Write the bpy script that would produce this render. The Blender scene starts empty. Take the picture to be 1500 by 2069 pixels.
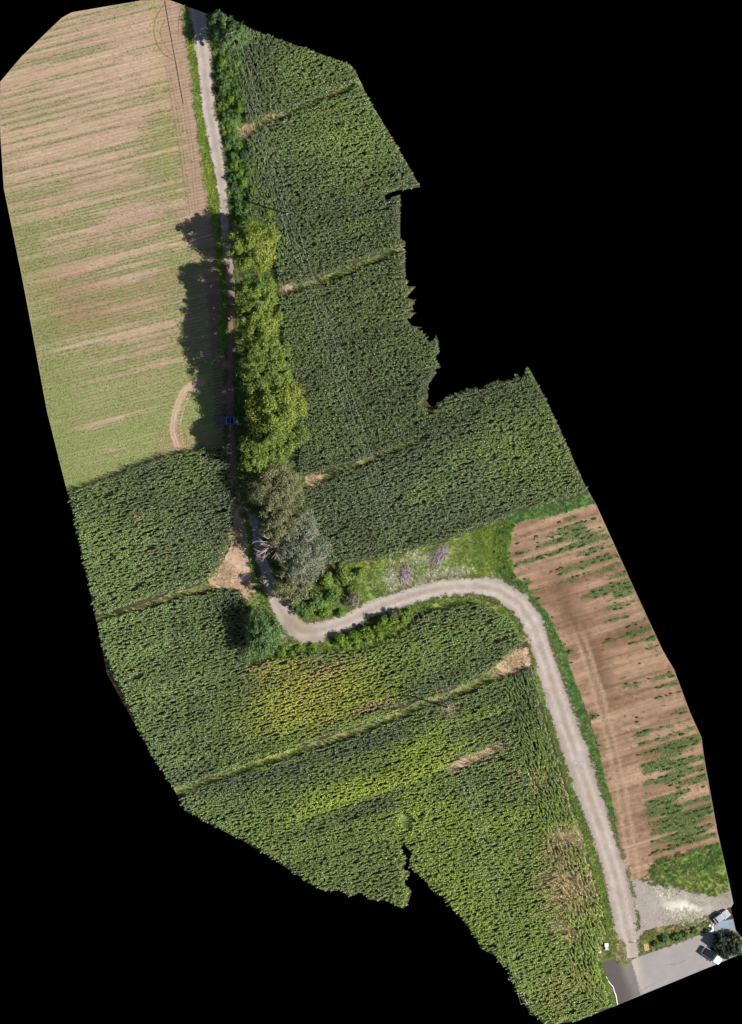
import bpy, bmesh, math, random
import numpy as np
from mathutils import Vector
from mathutils.geometry import delaunay_2d_cdt

# ------------------------------------------------------------------ camera, sky, sun, exposure
S = 0.1                                   # metres per photograph pixel (an orthographic survey mosaic)
def P(px, py): return ((px - 750.0) * S, (1034.5 - py) * S)

scene = bpy.context.scene
C = scene.collection
cam = bpy.data.cameras.new('camera'); cam.type = 'ORTHO'; cam.ortho_scale = 206.9
cam.clip_start = 1.0; cam.clip_end = 600.0
cam_o = bpy.data.objects.new('camera', cam); cam_o.location = (0, 0, 160); C.objects.link(cam_o)
scene.camera = cam_o

SUN_EL = math.radians(41.0)
SUN_AZ = math.radians(-17.5)              # math angle of the direction TOWARDS the sun (east, a little south)
world = bpy.data.worlds.new('World'); scene.world = world; world.use_nodes = True
nt = world.node_tree; nt.nodes.clear()
sky = nt.nodes.new('ShaderNodeTexSky'); sky.sky_type = 'NISHITA'; sky.sun_disc = False
sky.sun_elevation = SUN_EL; sky.sun_rotation = math.pi / 2 - SUN_AZ
bg = nt.nodes.new('ShaderNodeBackground'); bg.inputs['Strength'].default_value = 0.05
wo = nt.nodes.new('ShaderNodeOutputWorld')
nt.links.new(sky.outputs[0], bg.inputs[0]); nt.links.new(bg.outputs[0], wo.inputs[0])
sun = bpy.data.lights.new('sun', 'SUN'); sun.energy = 4.6; sun.angle = math.radians(0.5); sun.color = (1.0, 0.95, 0.87)
sun_o = bpy.data.objects.new('sun', sun); C.objects.link(sun_o); sun_o.location = (60, -20, 80)
sdir = Vector((math.cos(SUN_EL) * math.cos(SUN_AZ), math.cos(SUN_EL) * math.sin(SUN_AZ), math.sin(SUN_EL)))
sun_o.rotation_euler = sdir.to_track_quat('Z', 'Y').to_euler()
vs = scene.view_settings
vs.view_transform = 'Standard'; vs.look = 'None'; vs.exposure = 0.85; vs.gamma = 1.0; vs.use_curve_mapping = False
scene.render.engine = 'CYCLES'

rng = np.random.default_rng(7); random.seed(7)

# ------------------------------------------------------------------ numpy helpers
def hash2(ix, iy, seed):
    h = (ix.astype(np.int64) * 374761393 + iy.astype(np.int64) * 668265263 + seed * 1442695041) & 0x7fffffff
    h = ((h ^ (h >> 13)) * 1274126177) & 0x7fffffff
    return ((h ^ (h >> 16)) & 0xffff) / 65535.0
def vnoise(x, y, seed=0):
    ix = np.floor(x); iy = np.floor(y); fx = x - ix; fy = y - iy
    fx = fx * fx * (3 - 2 * fx); fy = fy * fy * (3 - 2 * fy)
    a = hash2(ix, iy, seed); b = hash2(ix + 1, iy, seed); c = hash2(ix, iy + 1, seed); d = hash2(ix + 1, iy + 1, seed)
    return (a * (1 - fx) + b * fx) * (1 - fy) + (c * (1 - fx) + d * fx) * fy
def fbm(x, y, seed=0, o=3):
    s = 0; a = 0.5; n = 0
    for k in range(o):
        s = s + a * vnoise(x * 2 ** k, y * 2 ** k, seed + k * 17); n += a; a *= 0.5
    return s / n
def sstep(a, b, x):
    t = np.clip((x - a) / (b - a), 0, 1); return t * t * (3 - 2 * t)
def inside(poly, p):
    x, y = p[:, 0], p[:, 1]; r = np.zeros(len(p), bool); n = len(poly)
    for i in range(n):
        x1, y1 = poly[i][:2]; x2, y2 = poly[(i + 1) % n][:2]
        if y1 == y2: continue
        c = (y1 > y) != (y2 > y)
        r ^= c & (x < (x2 - x1) * (y - y1) / (y2 - y1) + x1)
    return r
def seg_dist(p, line, closed=False):
    """distance in px to a polyline minus its half width (third entry), and the arc parameter"""
    best = np.full(len(p), 1e9); n = len(line)
    for i in range(n if closed else n - 1):
        a = np.array(line[i][:2], float); b = np.array(line[(i + 1) % n][:2], float)
        wa = line[i][2] if len(line[i]) > 2 else 0; wb = line[(i + 1) % n][2] if len(line[i]) > 2 else 0
        d = b - a; L = max(d @ d, 1e-9)
        t = np.clip(((p - a) @ d) / L, 0, 1)
        q = a + t[:, None] * d
        best = np.minimum(best, np.hypot(*(p - q).T) - (wa + (wb - wa) * t) / 2)
    return best
def spline(line, step=6):
    L = [np.array(l, float) for l in line]; L = [2 * L[0] - L[1]] + L + [2 * L[-1] - L[-2]]; out = []
    for i in range(1, len(L) - 2):
        n = max(2, int(np.hypot(*(L[i + 1] - L[i])[:2]) / step))
        for k in range(n):
            t = k / n; a, b, c, d = L[i - 1], L[i], L[i + 1], L[i + 2]
            out.append(0.5 * ((2 * b) + (c - a) * t + (2 * a - 5 * b + 4 * c - d) * t * t + (3 * b - a - 3 * c + d) * t ** 3))
    out.append(L[-2]); return [tuple(o) for o in out]
def strip_poly(line, step=6, jit=0.0, seed=0):
    """closed px outline of a strip whose points are (x, y, width)"""
    r = random.Random(seed); L = spline(line, step); l = []; rt = []
    for i in range(len(L)):
        a = L[max(0, i - 1)]; b = L[min(len(L) - 1, i + 1)]
        dx, dy = b[0] - a[0], b[1] - a[1]; n = math.hypot(dx, dy) or 1; nx, ny = -dy / n, dx / n
        w = L[i][2] / 2
        w1 = w + r.uniform(-jit, jit); w2 = w + r.uniform(-jit, jit)
        l.append((L[i][0] + nx * w1, L[i][1] + ny * w1)); rt.append((L[i][0] - nx * w2, L[i][1] - ny * w2))
    return l + rt[::-1]
def rough(poly, step=6, jit=1.5, seed=0):
    """a polygon with its edges cut short and nudged, so that it does not end in ruler lines"""
    r = random.Random(seed); out = []; n = len(poly)
    for i in range(n):
        a = poly[i]; b = poly[(i + 1) % n]; d = math.hypot(b[0] - a[0], b[1] - a[1]); k = max(1, int(d / step))
        for j in range(k):
            t = j / k
            out.append((a[0] + (b[0] - a[0]) * t + r.uniform(-jit, jit), a[1] + (b[1] - a[1]) * t + r.uniform(-jit, jit)))
    return out

# ------------------------------------------------------------------ tags
def tag(o, label=None, cat=None, group=None, kind=None):
    if label: o['label'] = label
    if cat: o['category'] = cat
    if group: o['group'] = group
    if kind: o['kind'] = kind
    return o
def mesh_obj(name, V, F, mat, parent=None, smooth=False, link=True):
    me = bpy.data.meshes.new(name); me.from_pydata([tuple(v) for v in V], [], [tuple(f) for f in F])
    for m in (mat if isinstance(mat, (list, tuple)) else [mat]): me.materials.append(m)
    if smooth: me.polygons.foreach_set('use_smooth', [True] * len(me.polygons))
    o = bpy.data.objects.new(name, me)
    if link: C.objects.link(o)
    if parent: o.parent = parent
    return o
def empty(name, loc, rz=0):
    o = bpy.data.objects.new(name, None); o.location = loc; o.rotation_euler = (0, 0, rz); o.empty_display_size = 0.3
    C.objects.link(o); return o
def copy_tree(o, parent=None):
    c = o.copy(); C.objects.link(c); c.parent = parent
    for ch in list(o.children): copy_tree(ch, c)
    return c

# ------------------------------------------------------------------ materials
def new_mat(name):
    m = bpy.data.materials.new(name); m.use_nodes = True; t = m.node_tree; b = t.nodes['Principled BSDF']
    return m, t, b
def N(t, kind, **kw):
    n = t.nodes.new(kind)
    for k, v in kw.items():
        if k in n.inputs: n.inputs[k].default_value = v
        else: setattr(n, k, v)
    return n
def plain(name, col, rough_=0.6, metal=0.0, var=0.12, scale=3.0, spec=0.5):
    m, t, b = new_mat(name)
    tc = N(t, 'ShaderNodeTexCoord'); no = N(t, 'ShaderNodeTexNoise', Scale=scale, Detail=4.0)
    t.links.new(tc.outputs['Object'], no.inputs['Vector'])
    mx = N(t, 'ShaderNodeMix', data_type='RGBA')
    mx.inputs[6].default_value = (*[c * (1 - var) for c in col], 1); mx.inputs[7].default_value = (*[min(1, c * (1 + var)) for c in col], 1)
    t.links.new(no.outputs['Fac'], mx.inputs[0]); t.links.new(mx.outputs[2], b.inputs['Base Color'])
    b.inputs['Roughness'].default_value = rough_; b.inputs['Metallic'].default_value = metal
    b.inputs['Specular IOR Level'].default_value = spec
    return m
def ground_mat(name, scale=0.9, lo=0.8, hi=1.2, bump=0.25, rough_=0.95, fine=7.0, wave=None, wave_bump=0.0, wave_col=0.0):
    """colour comes from the sheet's own 'col' attribute (what the surface is made of), broken up by noise"""
    m, t, b = new_mat(name); L = t.links
    at = N(t, 'ShaderNodeAttribute', attribute_name='col')
    tc = N(t, 'ShaderNodeTexCoord')
    n1 = N(t, 'ShaderNodeTexNoise', Scale=scale, Detail=6.0, Roughness=0.65); L.new(tc.outputs['Object'], n1.inputs['Vector'])
    n2 = N(t, 'ShaderNodeTexNoise', Scale=fine, Detail=3.0, Roughness=0.7); L.new(tc.outputs['Object'], n2.inputs['Vector'])
    ad = N(t, 'ShaderNodeMath', operation='ADD'); L.new(n1.outputs['Fac'], ad.inputs[0]); L.new(n2.outputs['Fac'], ad.inputs[1])
    mr = N(t, 'ShaderNodeMapRange'); L.new(ad.outputs[0], mr.inputs[0])
    for i, v in zip((1, 2, 3, 4), (0.65, 1.35, lo, hi)): mr.inputs[i].default_value = v
    val = mr.outputs[0]; h = ad.outputs[0]
    if wave:
        mp = N(t, 'ShaderNodeMapping'); mp.inputs['Rotation'].default_value = (0, 0, -math.radians(wave[0])); L.new(tc.outputs['Object'], mp.inputs[0])
        wv = N(t, 'ShaderNodeTexWave', bands_direction='Y'); wv.inputs['Scale'].default_value = 0.314 / wave[1]
        wv.inputs['Distortion'].default_value = 1.2; wv.inputs['Detail'].default_value = 3.0; wv.inputs['Detail Scale'].default_value = 0.6
        L.new(mp.outputs[0], wv.inputs['Vector'])
        a = N(t, 'ShaderNodeMath', operation='MULTIPLY_ADD'); L.new(wv.outputs['Fac'], a.inputs[0]); a.inputs[1].default_value = wave_col; L.new(val, a.inputs[2])
        val = a.outputs[0]
        m2 = N(t, 'ShaderNodeMapping'); m2.inputs['Scale'].default_value = (0.055, 2.1, 1); L.new(mp.outputs[0], m2.inputs[0])
        n3 = N(t, 'ShaderNodeTexNoise', Scale=1.0, Detail=5.0, Roughness=0.6); L.new(m2.outputs[0], n3.inputs['Vector'])
        r3 = N(t, 'ShaderNodeMapRange'); L.new(n3.outputs['Fac'], r3.inputs[0])
        for i, v_ in zip((1, 2, 3, 4), (0.3, 0.7, 0.84, 1.14)): r3.inputs[i].default_value = v_
        m3 = N(t, 'ShaderNodeMath', operation='MULTIPLY'); L.new(val, m3.inputs[0]); L.new(r3.outputs[0], m3.inputs[1]); val = m3.outputs[0]
        c = N(t, 'ShaderNodeMath', operation='MULTIPLY_ADD'); L.new(wv.outputs['Fac'], c.inputs[0]); c.inputs[1].default_value = wave_bump; L.new(h, c.inputs[2])
        h = c.outputs[0]
    mul = N(t, 'ShaderNodeVectorMath', operation='SCALE'); L.new(at.outputs['Color'], mul.inputs[0]); L.new(val, mul.inputs['Scale'])
    L.new(mul.outputs[0], b.inputs['Base Color'])
    bp = N(t, 'ShaderNodeBump'); bp.inputs['Strength'].default_value = bump; bp.inputs['Distance'].default_value = 0.15
    L.new(h, bp.inputs['Height']); L.new(bp.outputs[0], b.inputs['Normal'])
    b.inputs['Roughness'].default_value = rough_; b.inputs['Specular IOR Level'].default_value = 0.2
    return m
def leaf_mat(name, col=None, vary=0.35, hue=(1.25, 1.0, 0.6), rough_=0.5, trans=0.25, noise=0.5, spec=0.4):
    """col None: the colour of each scattered plant is its own 'tint'"""
    m, t, b = new_mat(name); L = t.links
    if col is None:
        at = N(t, 'ShaderNodeAttribute', attribute_name='tint', attribute_type='INSTANCER'); base = at.outputs['Color']
    else:
        r = N(t, 'ShaderNodeRGB'); r.outputs[0].default_value = (*col, 1); base = r.outputs[0]
    ge = N(t, 'ShaderNodeNewGeometry')
    mr = N(t, 'ShaderNodeMapRange'); L.new(ge.outputs['Random Per Island'], mr.inputs[0]); mr.inputs[3].default_value = 1 - vary; mr.inputs[4].default_value = 1 + vary
    sc = N(t, 'ShaderNodeVectorMath', operation='SCALE'); L.new(base, sc.inputs[0]); L.new(mr.outputs[0], sc.inputs['Scale'])
    tc = N(t, 'ShaderNodeTexCoord'); no = N(t, 'ShaderNodeTexNoise', Scale=noise, Detail=2.0); L.new(tc.outputs['Object'], no.inputs['Vector'])
    cr = N(t, 'ShaderNodeMapRange'); L.new(no.outputs['Fac'], cr.inputs[0]); cr.inputs[1].default_value = 0.35; cr.inputs[2].default_value = 0.68
    hv = N(t, 'ShaderNodeVectorMath', operation='MULTIPLY'); L.new(sc.outputs[0], hv.inputs[0]); hv.inputs[1].default_value = hue
    mx = N(t, 'ShaderNodeMix', data_type='RGBA'); L.new(cr.outputs[0], mx.inputs[0]); L.new(sc.outputs[0], mx.inputs[6]); L.new(hv.outputs[0], mx.inputs[7])
    L.new(mx.outputs[2], b.inputs['Base Color']); b.inputs['Roughness'].default_value = rough_; b.inputs['Specular IOR Level'].default_value = spec
    if trans:
        tr = N(t, 'ShaderNodeBsdfTranslucent'); L.new(mx.outputs[2], tr.inputs[0])
        ms = N(t, 'ShaderNodeMixShader'); ms.inputs[0].default_value = trans
        L.new(b.outputs[0], ms.inputs[1]); L.new(tr.outputs[0], ms.inputs[2]); L.new(ms.outputs[0], t.nodes['Material Output'].inputs[0])
    return m

M = dict(
    soil=ground_mat('soil', 0.7, 0.75, 1.25, 0.4),
    seedbed=ground_mat('seedbed', 0.8, 0.84, 1.1, 0.5, wave=(14.0, 0.65), wave_bump=0.5, wave_col=0.14),
    tilled=ground_mat('tilled_soil', 0.6, 0.66, 1.2, 0.8, wave=(17.0, 0.9), wave_bump=0.2, wave_col=0.03),
    gravel=ground_mat('gravel', 0.45, 0.74, 1.18, 0.5, fine=11.0),
    asphalt=ground_mat('asphalt', 0.3, 0.84, 1.1, 0.15, fine=16.0, rough_=0.85),
    turf=ground_mat('turf', 1.1, 0.6, 1.4, 0.5, fine=9.0),
    maize=leaf_mat('maize_leaf', None, 0.4, (1.1, 1.0, 0.8), 0.38, 0.2, spec=0.5),
    tassel=plain('tassel', (0.30, 0.24, 0.11), 0.8),
    blade=leaf_mat('grass_blade', None, 0.35, (1.2, 1.0, 0.7), 0.5, 0.25),
    bark=plain('bark', (0.13, 0.10, 0.075), 0.9, var=0.35),
    dead=plain('dead_wood', (0.36, 0.32, 0.30), 0.9, var=0.3),
    deadpink=plain('dead_reddish_wood', (0.40, 0.25, 0.24), 0.9, var=0.3),
    brush=plain('dead_brushwood', (0.30, 0.23, 0.25), 0.95, var=0.35),
    concrete=plain('concrete', (0.45, 0.44, 0.41), 0.85),
    wire=plain('aluminium_wire', (0.62, 0.63, 0.64), 0.45, 0.6),
    steel=plain('galvanised_steel', (0.22, 0.23, 0.23), 0.5, 0.7),
    porcelain=plain('porcelain', (0.42, 0.20, 0.12), 0.25),
    black=plain('black_rubber', (0.015, 0.015, 0.016), 0.7),
    white_paint=plain('white_road_paint', (0.80, 0.80, 0.78), 0.7, var=0.06),
    car_white=plain('white_car_paint', (0.80, 0.81, 0.82), 0.22, var=0.02),
    car_silver=plain('silver_car_paint', (0.55, 0.57, 0.60), 0.25, 0.5, var=0.02),
    car_blue=plain('blue_truck_paint', (0.045, 0.12, 0.45), 0.3, var=0.1),
    glass=plain('dark_glass', (0.012, 0.014, 0.017), 0.06, var=0.0),
    lamp_red=plain('red_lamp', (0.45, 0.02, 0.02), 0.25), lamp_clear=plain('clear_lamp', (0.75, 0.76, 0.78), 0.12),
    rim=plain('wheel_rim', (0.5, 0.5, 0.52), 0.3, 0.8),
    pallet=plain('pallet_wood', (0.50, 0.33, 0.19), 0.85, var=0.25),
    cabinet=plain('white_cabinet', (0.62, 0.60, 0.56), 0.6), box=plain('white_box', (0.82, 0.82, 0.80), 0.5),
    shaded_slab=plain('shade_tinted_concrete', (0.16, 0.22, 0.28), 0.8, var=0.2, scale=0.8), whitewall=plain('white_wall', (0.75, 0.72, 0.66), 0.8),  # yard concrete: cool shadow tone painted into its blue-grey colour
    stone=leaf_mat('stone', None, 0.3, (1.05, 1.0, 0.95), 0.9, 0.0, spec=0.2),
)
LEAF = dict(
    lime=leaf_mat('lime_foliage', (0.165, 0.218, 0.028), 0.4, (0.62, 0.78, 0.95), noise=0.4),
    yellow=leaf_mat('yellowish_foliage', (0.218, 0.250, 0.030), 0.4, (0.60, 0.76, 0.9), noise=0.45),
    mid=leaf_mat('mid_green_foliage', (0.125, 0.195, 0.036), 0.35, (1.3, 1.1, 0.8), noise=0.35),
    mid2=leaf_mat('leaf_green_foliage', (0.120, 0.190, 0.030), 0.35, (1.25, 1.0, 0.9), noise=0.4),
    olive=leaf_mat('olive_foliage', (0.165, 0.178, 0.075), 0.35, (1.1, 1.0, 1.1), noise=0.4),
    grey=leaf_mat('grey_green_foliage', (0.170, 0.205, 0.140), 0.3, (1.2, 1.0, 0.9), noise=0.4),
    teal=leaf_mat('deep_green_foliage', (0.075, 0.140, 0.046), 0.35, (1.5, 1.35, 1.2), noise=0.3),
    hedge=leaf_mat('hedge_foliage', (0.100, 0.190, 0.050), 0.35, (1.5, 1.35, 0.8), noise=0.35),
    bright=leaf_mat('bright_green_foliage', (0.130, 0.225, 0.028), 0.35, (1.3, 1.1, 0.8), noise=0.5),
    bright2=leaf_mat('field_weed_foliage', (0.065, 0.150, 0.034), 0.3, (1.2, 1.1, 0.9), noise=0.5),
    dry=leaf_mat('dry_grey_foliage', (0.20, 0.19, 0.14), 0.3, (1.1, 1.0, 0.9), noise=0.5),
    dark=leaf_mat('very_dark_foliage', (0.022, 0.040, 0.016), 0.4, (1.2, 1.2, 1.0), noise=0.5, trans=0.1),
)

# ------------------------------------------------------------------ the survey's outline (px of the photograph)
OUT = [(45,113),(125,36),(145,25),(285,1),(340,-1),(375,12),(708,130),(718,142),(745,200),(795,282),(850,378),(815,383),(795,386),(776,397),
 (782,405),(795,397),(809,393),(809,484),(819,487),(819,498),(812,500),(819,504),(819,565),(827,567),(820,578),(841,579),(820,603),(842,606),(832,611),
 (836,627),(821,628),(842,632),(823,645),(832,658),(855,662),(842,664),(856,674),(868,690),(879,685),(881,676),(887,690),(886,705),(889,709),(882,716),(881,724),
 (890,743),(880,746),(880,757),(867,775),(864,790),(866,800),(861,808),(869,819),(876,823),(885,815),(900,803),(912,795),(916,800),(930,789),(950,789),
 (958,783),(962,780),(968,790),(985,775),(1000,770),(1008,765),(1010,771),(1035,768),(1045,755),(1055,765),(1065,740),(1072,748),(1100,800),(1135,875),
 (1180,975),(1205,1020),(1280,1185),(1340,1315),(1362,1352),(1395,1440),(1418,1490),(1423,1530),(1450,1680),(1475,1790),(1482,1825),(1477,1836),(1487,1880),
 (1501,1897),(1501,1925),(1456,1945),(1390,1972),(1247,2031),(1165,2064),(1100,2070),(1086,2055),(1070,2050),(1065,2036),(1050,2015),(1042,1995),(1030,1975),(1028,1958),
 (1010,1945),(998,1930),(970,1915),(966,1902),(955,1890),(950,1878),(935,1862),(930,1850),(915,1838),(905,1822),(897,1820),(895,1813),(885,1810),(884,1800),(880,1806),
 (868,1795),(862,1783),(845,1765),(832,1757),(828,1742),(832,1724),(816,1707),(809,1715),(822,1734),(815,1758),(830,1762),(815,1783),(832,1800),(826,1822),(815,1836),
 (798,1829),(780,1819),(745,1818),(740,1808),(727,1803),(715,1810),(700,1808),(690,1800),(655,1799),(640,1794),(520,1715),(375,1638),(355,1600),(310,1530),
 (217,1362),(195,1255),(156,1075),(152,1066),(148,1040),(122,938),(95,830),(60,640),(44,556),(8,380),(-1,240),(1,165)]
OUTL = np.array(OUT, float)

GF = {'seedbed': .60, 'tilled_soil': .60, 'gravel': .66, 'asphalt': .70, 'turf': .95, 'soil': .72}      # overall reflectance of each surface
def sheet(name, poly, z, mat, colfn, spacing=1.0, parent=None, skirt=0.0, clip=True, seed=1):
    """a surface of the setting: polygon in px, cut by the outline, with its colour map on the vertices"""
    poly = [tuple(map(float, p[:2])) for p in poly]
    a = np.array(poly); lo = a.min(0); hi = a.max(0); sp = spacing / S
    r = np.random.default_rng(seed)
    gx, gy = np.meshgrid(np.arange(lo[0], hi[0], sp), np.arange(lo[1], hi[1], sp))
    g = np.stack([gx.ravel(), gy.ravel()], 1) + r.uniform(-0.3, 0.3, (gx.size, 2)) * sp
    k = inside(poly, g) & (seg_dist(g, poly, True) > sp * 0.35)
    if clip: k &= inside(OUT, g) & (seg_dist(g, OUT, True) > sp * 0.35)
    g = g[k]
    V = poly[:]; E = [(i, (i + 1) % len(poly)) for i in range(len(poly))]
    if clip:
        n0 = len(V); V += [tuple(map(float, p)) for p in OUT]; E += [(n0 + i, n0 + (i + 1) % len(OUT)) for i in range(len(OUT))]
    V += [tuple(p) for p in g]
    ov, oe, of, *_ = delaunay_2d_cdt([Vector(v) for v in V], E, [], 0, 1e-4)
    ov = np.array([tuple(v) for v in ov]); T = np.array([f for f in of if len(f) == 3])
    cen = ov[T].mean(1); keep = inside(poly, cen)
    if clip: keep &= inside(OUT, cen)
    T = T[keep]; used = np.unique(T); mp = -np.ones(len(ov), int); mp[used] = np.arange(len(used)); T = mp[T]; ov = ov[used]
    X = (ov[:, 0] - 750) * S; Y = (1034.5 - ov[:, 1]) * S
    # wind upwards
    A = np.stack([X, Y], 1)[T]; ar = (A[:, 1, 0] - A[:, 0, 0]) * (A[:, 2, 1] - A[:, 0, 1]) - (A[:, 2, 0] - A[:, 0, 0]) * (A[:, 1, 1] - A[:, 0, 1])
    T[ar < 0] = T[ar < 0][:, ::-1]
    Z = np.full(len(X), z); VV = list(zip(X, Y, Z)); FF = [tuple(map(int, t)) for t in T]
    cols = colfn(ov) * GF.get(mat.name, 1.0)
    if skirt:
        from collections import Counter
        cnt = Counter(); dirn = {}
        for f in FF:
            for i in range(3):
                e = (f[i], f[(i + 1) % 3]); cnt[tuple(sorted(e))] += 1; dirn[tuple(sorted(e))] = e
        n = len(VV); VV += [(x, y, z - skirt) for x, y in zip(X, Y)]; cols = np.concatenate([cols, cols])
        for e, c in cnt.items():
            if c == 1: i, j = dirn[e]; FF.append((j, i, i + n, j + n))
    o = mesh_obj(name, VV, FF, mat, parent)
    at = o.data.attributes.new('col', 'FLOAT_COLOR', 'POINT')
    at.data.foreach_set('color', np.concatenate([np.clip(cols, 0, 1), np.ones((len(cols), 1))], 1).astype(np.float32).ravel())
    if not parent: o['kind'] = 'structure'
    return o
def mixc(a, b, t): return np.asarray(a) * (1 - t[:, None]) + np.asarray(b) * t[:, None]
def uv(p, deg):
    """metres along and across rows that climb at deg in the picture"""
    x = p[:, 0] * S; y = -p[:, 1] * S; c, s = math.cos(math.radians(deg)), math.sin(math.radians(deg))
    return x * c + y * s, -x * s + y * c

# ------------------------------------------------------------------ where things run (px)
ROAD_N = [(394,10,36),(403,50,34),(410,100,34),(421,213,31),(434,285,31),(445,345,28),(451,400,23),(456,470,22),(462,540,20),(466,600,17),(466,700,17),(464,800,18),(467,880,20),(474,940,20),(484,1000,18),(500,1040,22)]
ROAD_S = [(500,1030,20),(512,1050,22),(520,1085,23),(529,1125,25),(543,1170,28),(556,1205,34),(575,1245,44),(610,1275,46),(650,1273,42),(700,1256,38),(760,1228,36),(830,1203,37),(900,1187,38),(960,1184,40),(1010,1193,44),
          (1050,1220,46),(1078,1262,46),(1095,1312,46),(1116,1375,48),(1142,1460,54),(1170,1540,56),(1196,1620,52),(1221,1695,50),(1245,1772,52),(1260,1840,56),(1268,1880,46),(1276,1905,26),(1279,1935,26)]
VERGE_L = [(374,14,12),(382,50,16),(395,140,18),(407,240,19),(417,310,19),(426,370,22),(437,430,24),(444,500,17),(449,560,15),(452,640,14),(452,720,12)]
VERGE_R = [(1215,1000,24),(1120,1030,22),(1058,1042,20),(1022,1064,26),(1008,1106,28),(1022,1156,24),(1060,1195,20),(1095,1245,24),(1122,1300,24),(1148,1370,22),(1170,1430,22),(1192,1500,22),(1214,1575,20),(1234,1640,14),(1246,1690,6)]
VERGE_M = [(1062,1255,14),(1075,1300,14),(1092,1370,18),(1115,1450,22),(1140,1530,22),(1165,1610,22),(1190,1690,22),(1213,1765,24),(1230,1830,26),(1238,1890,24),(1225,1935,14)]
PATH_1 = [(735,163,8),(690,182,9),(640,205,8),(590,225,8),(545,240,12),(505,262,22),(478,266,22)]
PATH_2 = [(828,497,7),(770,517,10),(720,540,12),(660,562,14),(610,580,14),(565,588,22)]
PATH_3 = [(860,888,7),(800,908,8),(740,930,8),(690,950,9),(650,968,16),(610,975,22)]
PATH_4 = [(185,1254,8),(260,1234,9),(340,1208,11),(400,1190,14),(445,1172,24)]
PATH_5 = [(350,1602,13),(430,1578,13),(550,1535,14),(660,1498,14),(780,1456,13),(850,1424,14),(920,1400,15),(980,1374,20),(1030,1345,34),(1085,1318,36)]
PATH_6 = [(560,1652,5),(640,1640,6),(720,1617,6),(800,1592,5)]
PATH_7 = [(845,1785,5),(900,1765,5),(990,1735,6),(1060,1712,4),(1110,1700,3)]
FIELD_L = [(-5,160),(45,105),(140,15),(300,-5),(376,5),(388,60),(401,150),(413,260),(424,340),(436,420),(444,500),(452,600),(456,720),(458,820),(462,905),(420,910),(340,926),(240,965),(120,1005),(-20,1005),(-20,160)]
FIELD_R = [(1230,1000),(1120,1035),(1058,1046),(1028,1066),(1016,1108),(1030,1154),(1066,1190),(1105,1245),(1134,1300),(1160,1370),(1183,1430),(1206,1500),(1222,1575),(1234,1640),(1242,1700),(1258,1770),(1300,1790),(1400,1760),(1480,1745),(1500,1700),(1440,1400)]
GRASS_C = [(560,1240),(600,1130),(660,1144),(780,1128),(900,1096),(960,1072),(1010,1050),(1040,1060),(1030,1110),(1040,1170),(1010,1185),(960,1175),(900,1176),(820,1195),(740,1228),(690,1250),(650,1256),(600,1256)]
PAD = [(1262,1790),(1300,1772),(1340,1790),(1400,1800),(1440,1812),(1485,1790),(1490,1825),(1450,1848),(1420,1862),(1380,1868),(1340,1872),(1305,1880),(1290,1900),(1270,1900)]
ISLE = [(1286,1925),(1288,1898),(1300,1884),(1340,1872),(1400,1862),(1430,1848),(1450,1846),(1440,1872),(1438,1884),(1400,1896),(1350,1914),(1312,1924),(1294,1932)]
ROADSIDE_SW = [(1195,1880),(1240,1880),(1262,1905),(1276,1915),(1280,1945),(1255,1950),(1240,1937),(1210,1946),(1190,1930)]
ASPHALT = [(1213,1946),(1232,1940),(1241,1936),(1247,1947),(1268,1948),(1280,1938),(1300,1930),(1330,1919),(1370,1905),(1400,1894),(1440,1880),(1510,1868),(1520,1925),(1456,1950),(1247,2036),(1236,2000),(1226,1975)]
SMEAR = [(806,1650),(818,1640),(834,1650),(838,1672),(826,1680),(810,1672)]

# ------------------------------------------------------------------ the ground and its surfaces
def c_ground(p):
    n = fbm(p[:, 0] / 40, p[:, 1] / 40, 3)
    c = mixc((0.050, 0.045, 0.028), (0.085, 0.072, 0.045), n)
    tan = np.maximum.reduce([np.exp(-(((p[:, 0] - x) / a) ** 2 + ((p[:, 1] - y) / b) ** 2)) for x, y, a, b in [(1150, 1690, 38, 24), (1150, 1888, 34, 20), (912, 1434, 24, 10), (1148, 1800, 36, 50), (1125, 1740, 20, 16)]])
    return mixc(c, (0.42, 0.31, 0.21), np.clip(tan * (.4 + 1.1 * n), 0, 1))
sheet('ground', OUT, 0.0, M['soil'], c_ground, 2.0, skirt=0.5, clip=False)

def green_L(p):
    """how thickly the left field has greened over: long streaks with the drills, denser in the south and along the headland"""
    u, v = uv(p, 14)
    d = 0.36 * fbm(u / 26, v / 0.9, 11) + 0.40 * vnoise(u / 14, np.round(v / 0.65) * 5.3, 12) + 0.24 * fbm(u / 14, v / 5, 5)
    d = d + 0.045 + 0.19 * sstep(420, 900, p[:, 1]) + 0.10 * np.exp(-((p[:, 0] - (300 + (p[:, 1] - 100) * 0.13)) / 40) ** 2) * (p[:, 1] > 150)
    d = d - 0.10 * np.exp(-((p[:, 0] - 200) / 160) ** 2 - ((p[:, 1] - 640) / 60) ** 2) - 0.05 * sstep(500, 100, p[:, 1])
    d = d - 0.22 * sstep(310, 350, p[:, 0] - p[:, 1] * 0.16)
    return d
def headland(p): return sstep(300, 322, p[:, 0] - p[:, 1] * 0.17) * (p[:, 1] < 640)
LOOP = [(405,770,0),(375,790,0),(357,830,0),(352,870,0),(362,905,0)]
ARCS = [[(336,5,0),(318,30,0),(311,60,0),(318,90,0),(330,108,0),(352,122,0)],[(333,40,0),(325,62,0),(332,90,0),(350,115,0)],[(366,15,0),(361,45,0),(361,78,0)]]
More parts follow.
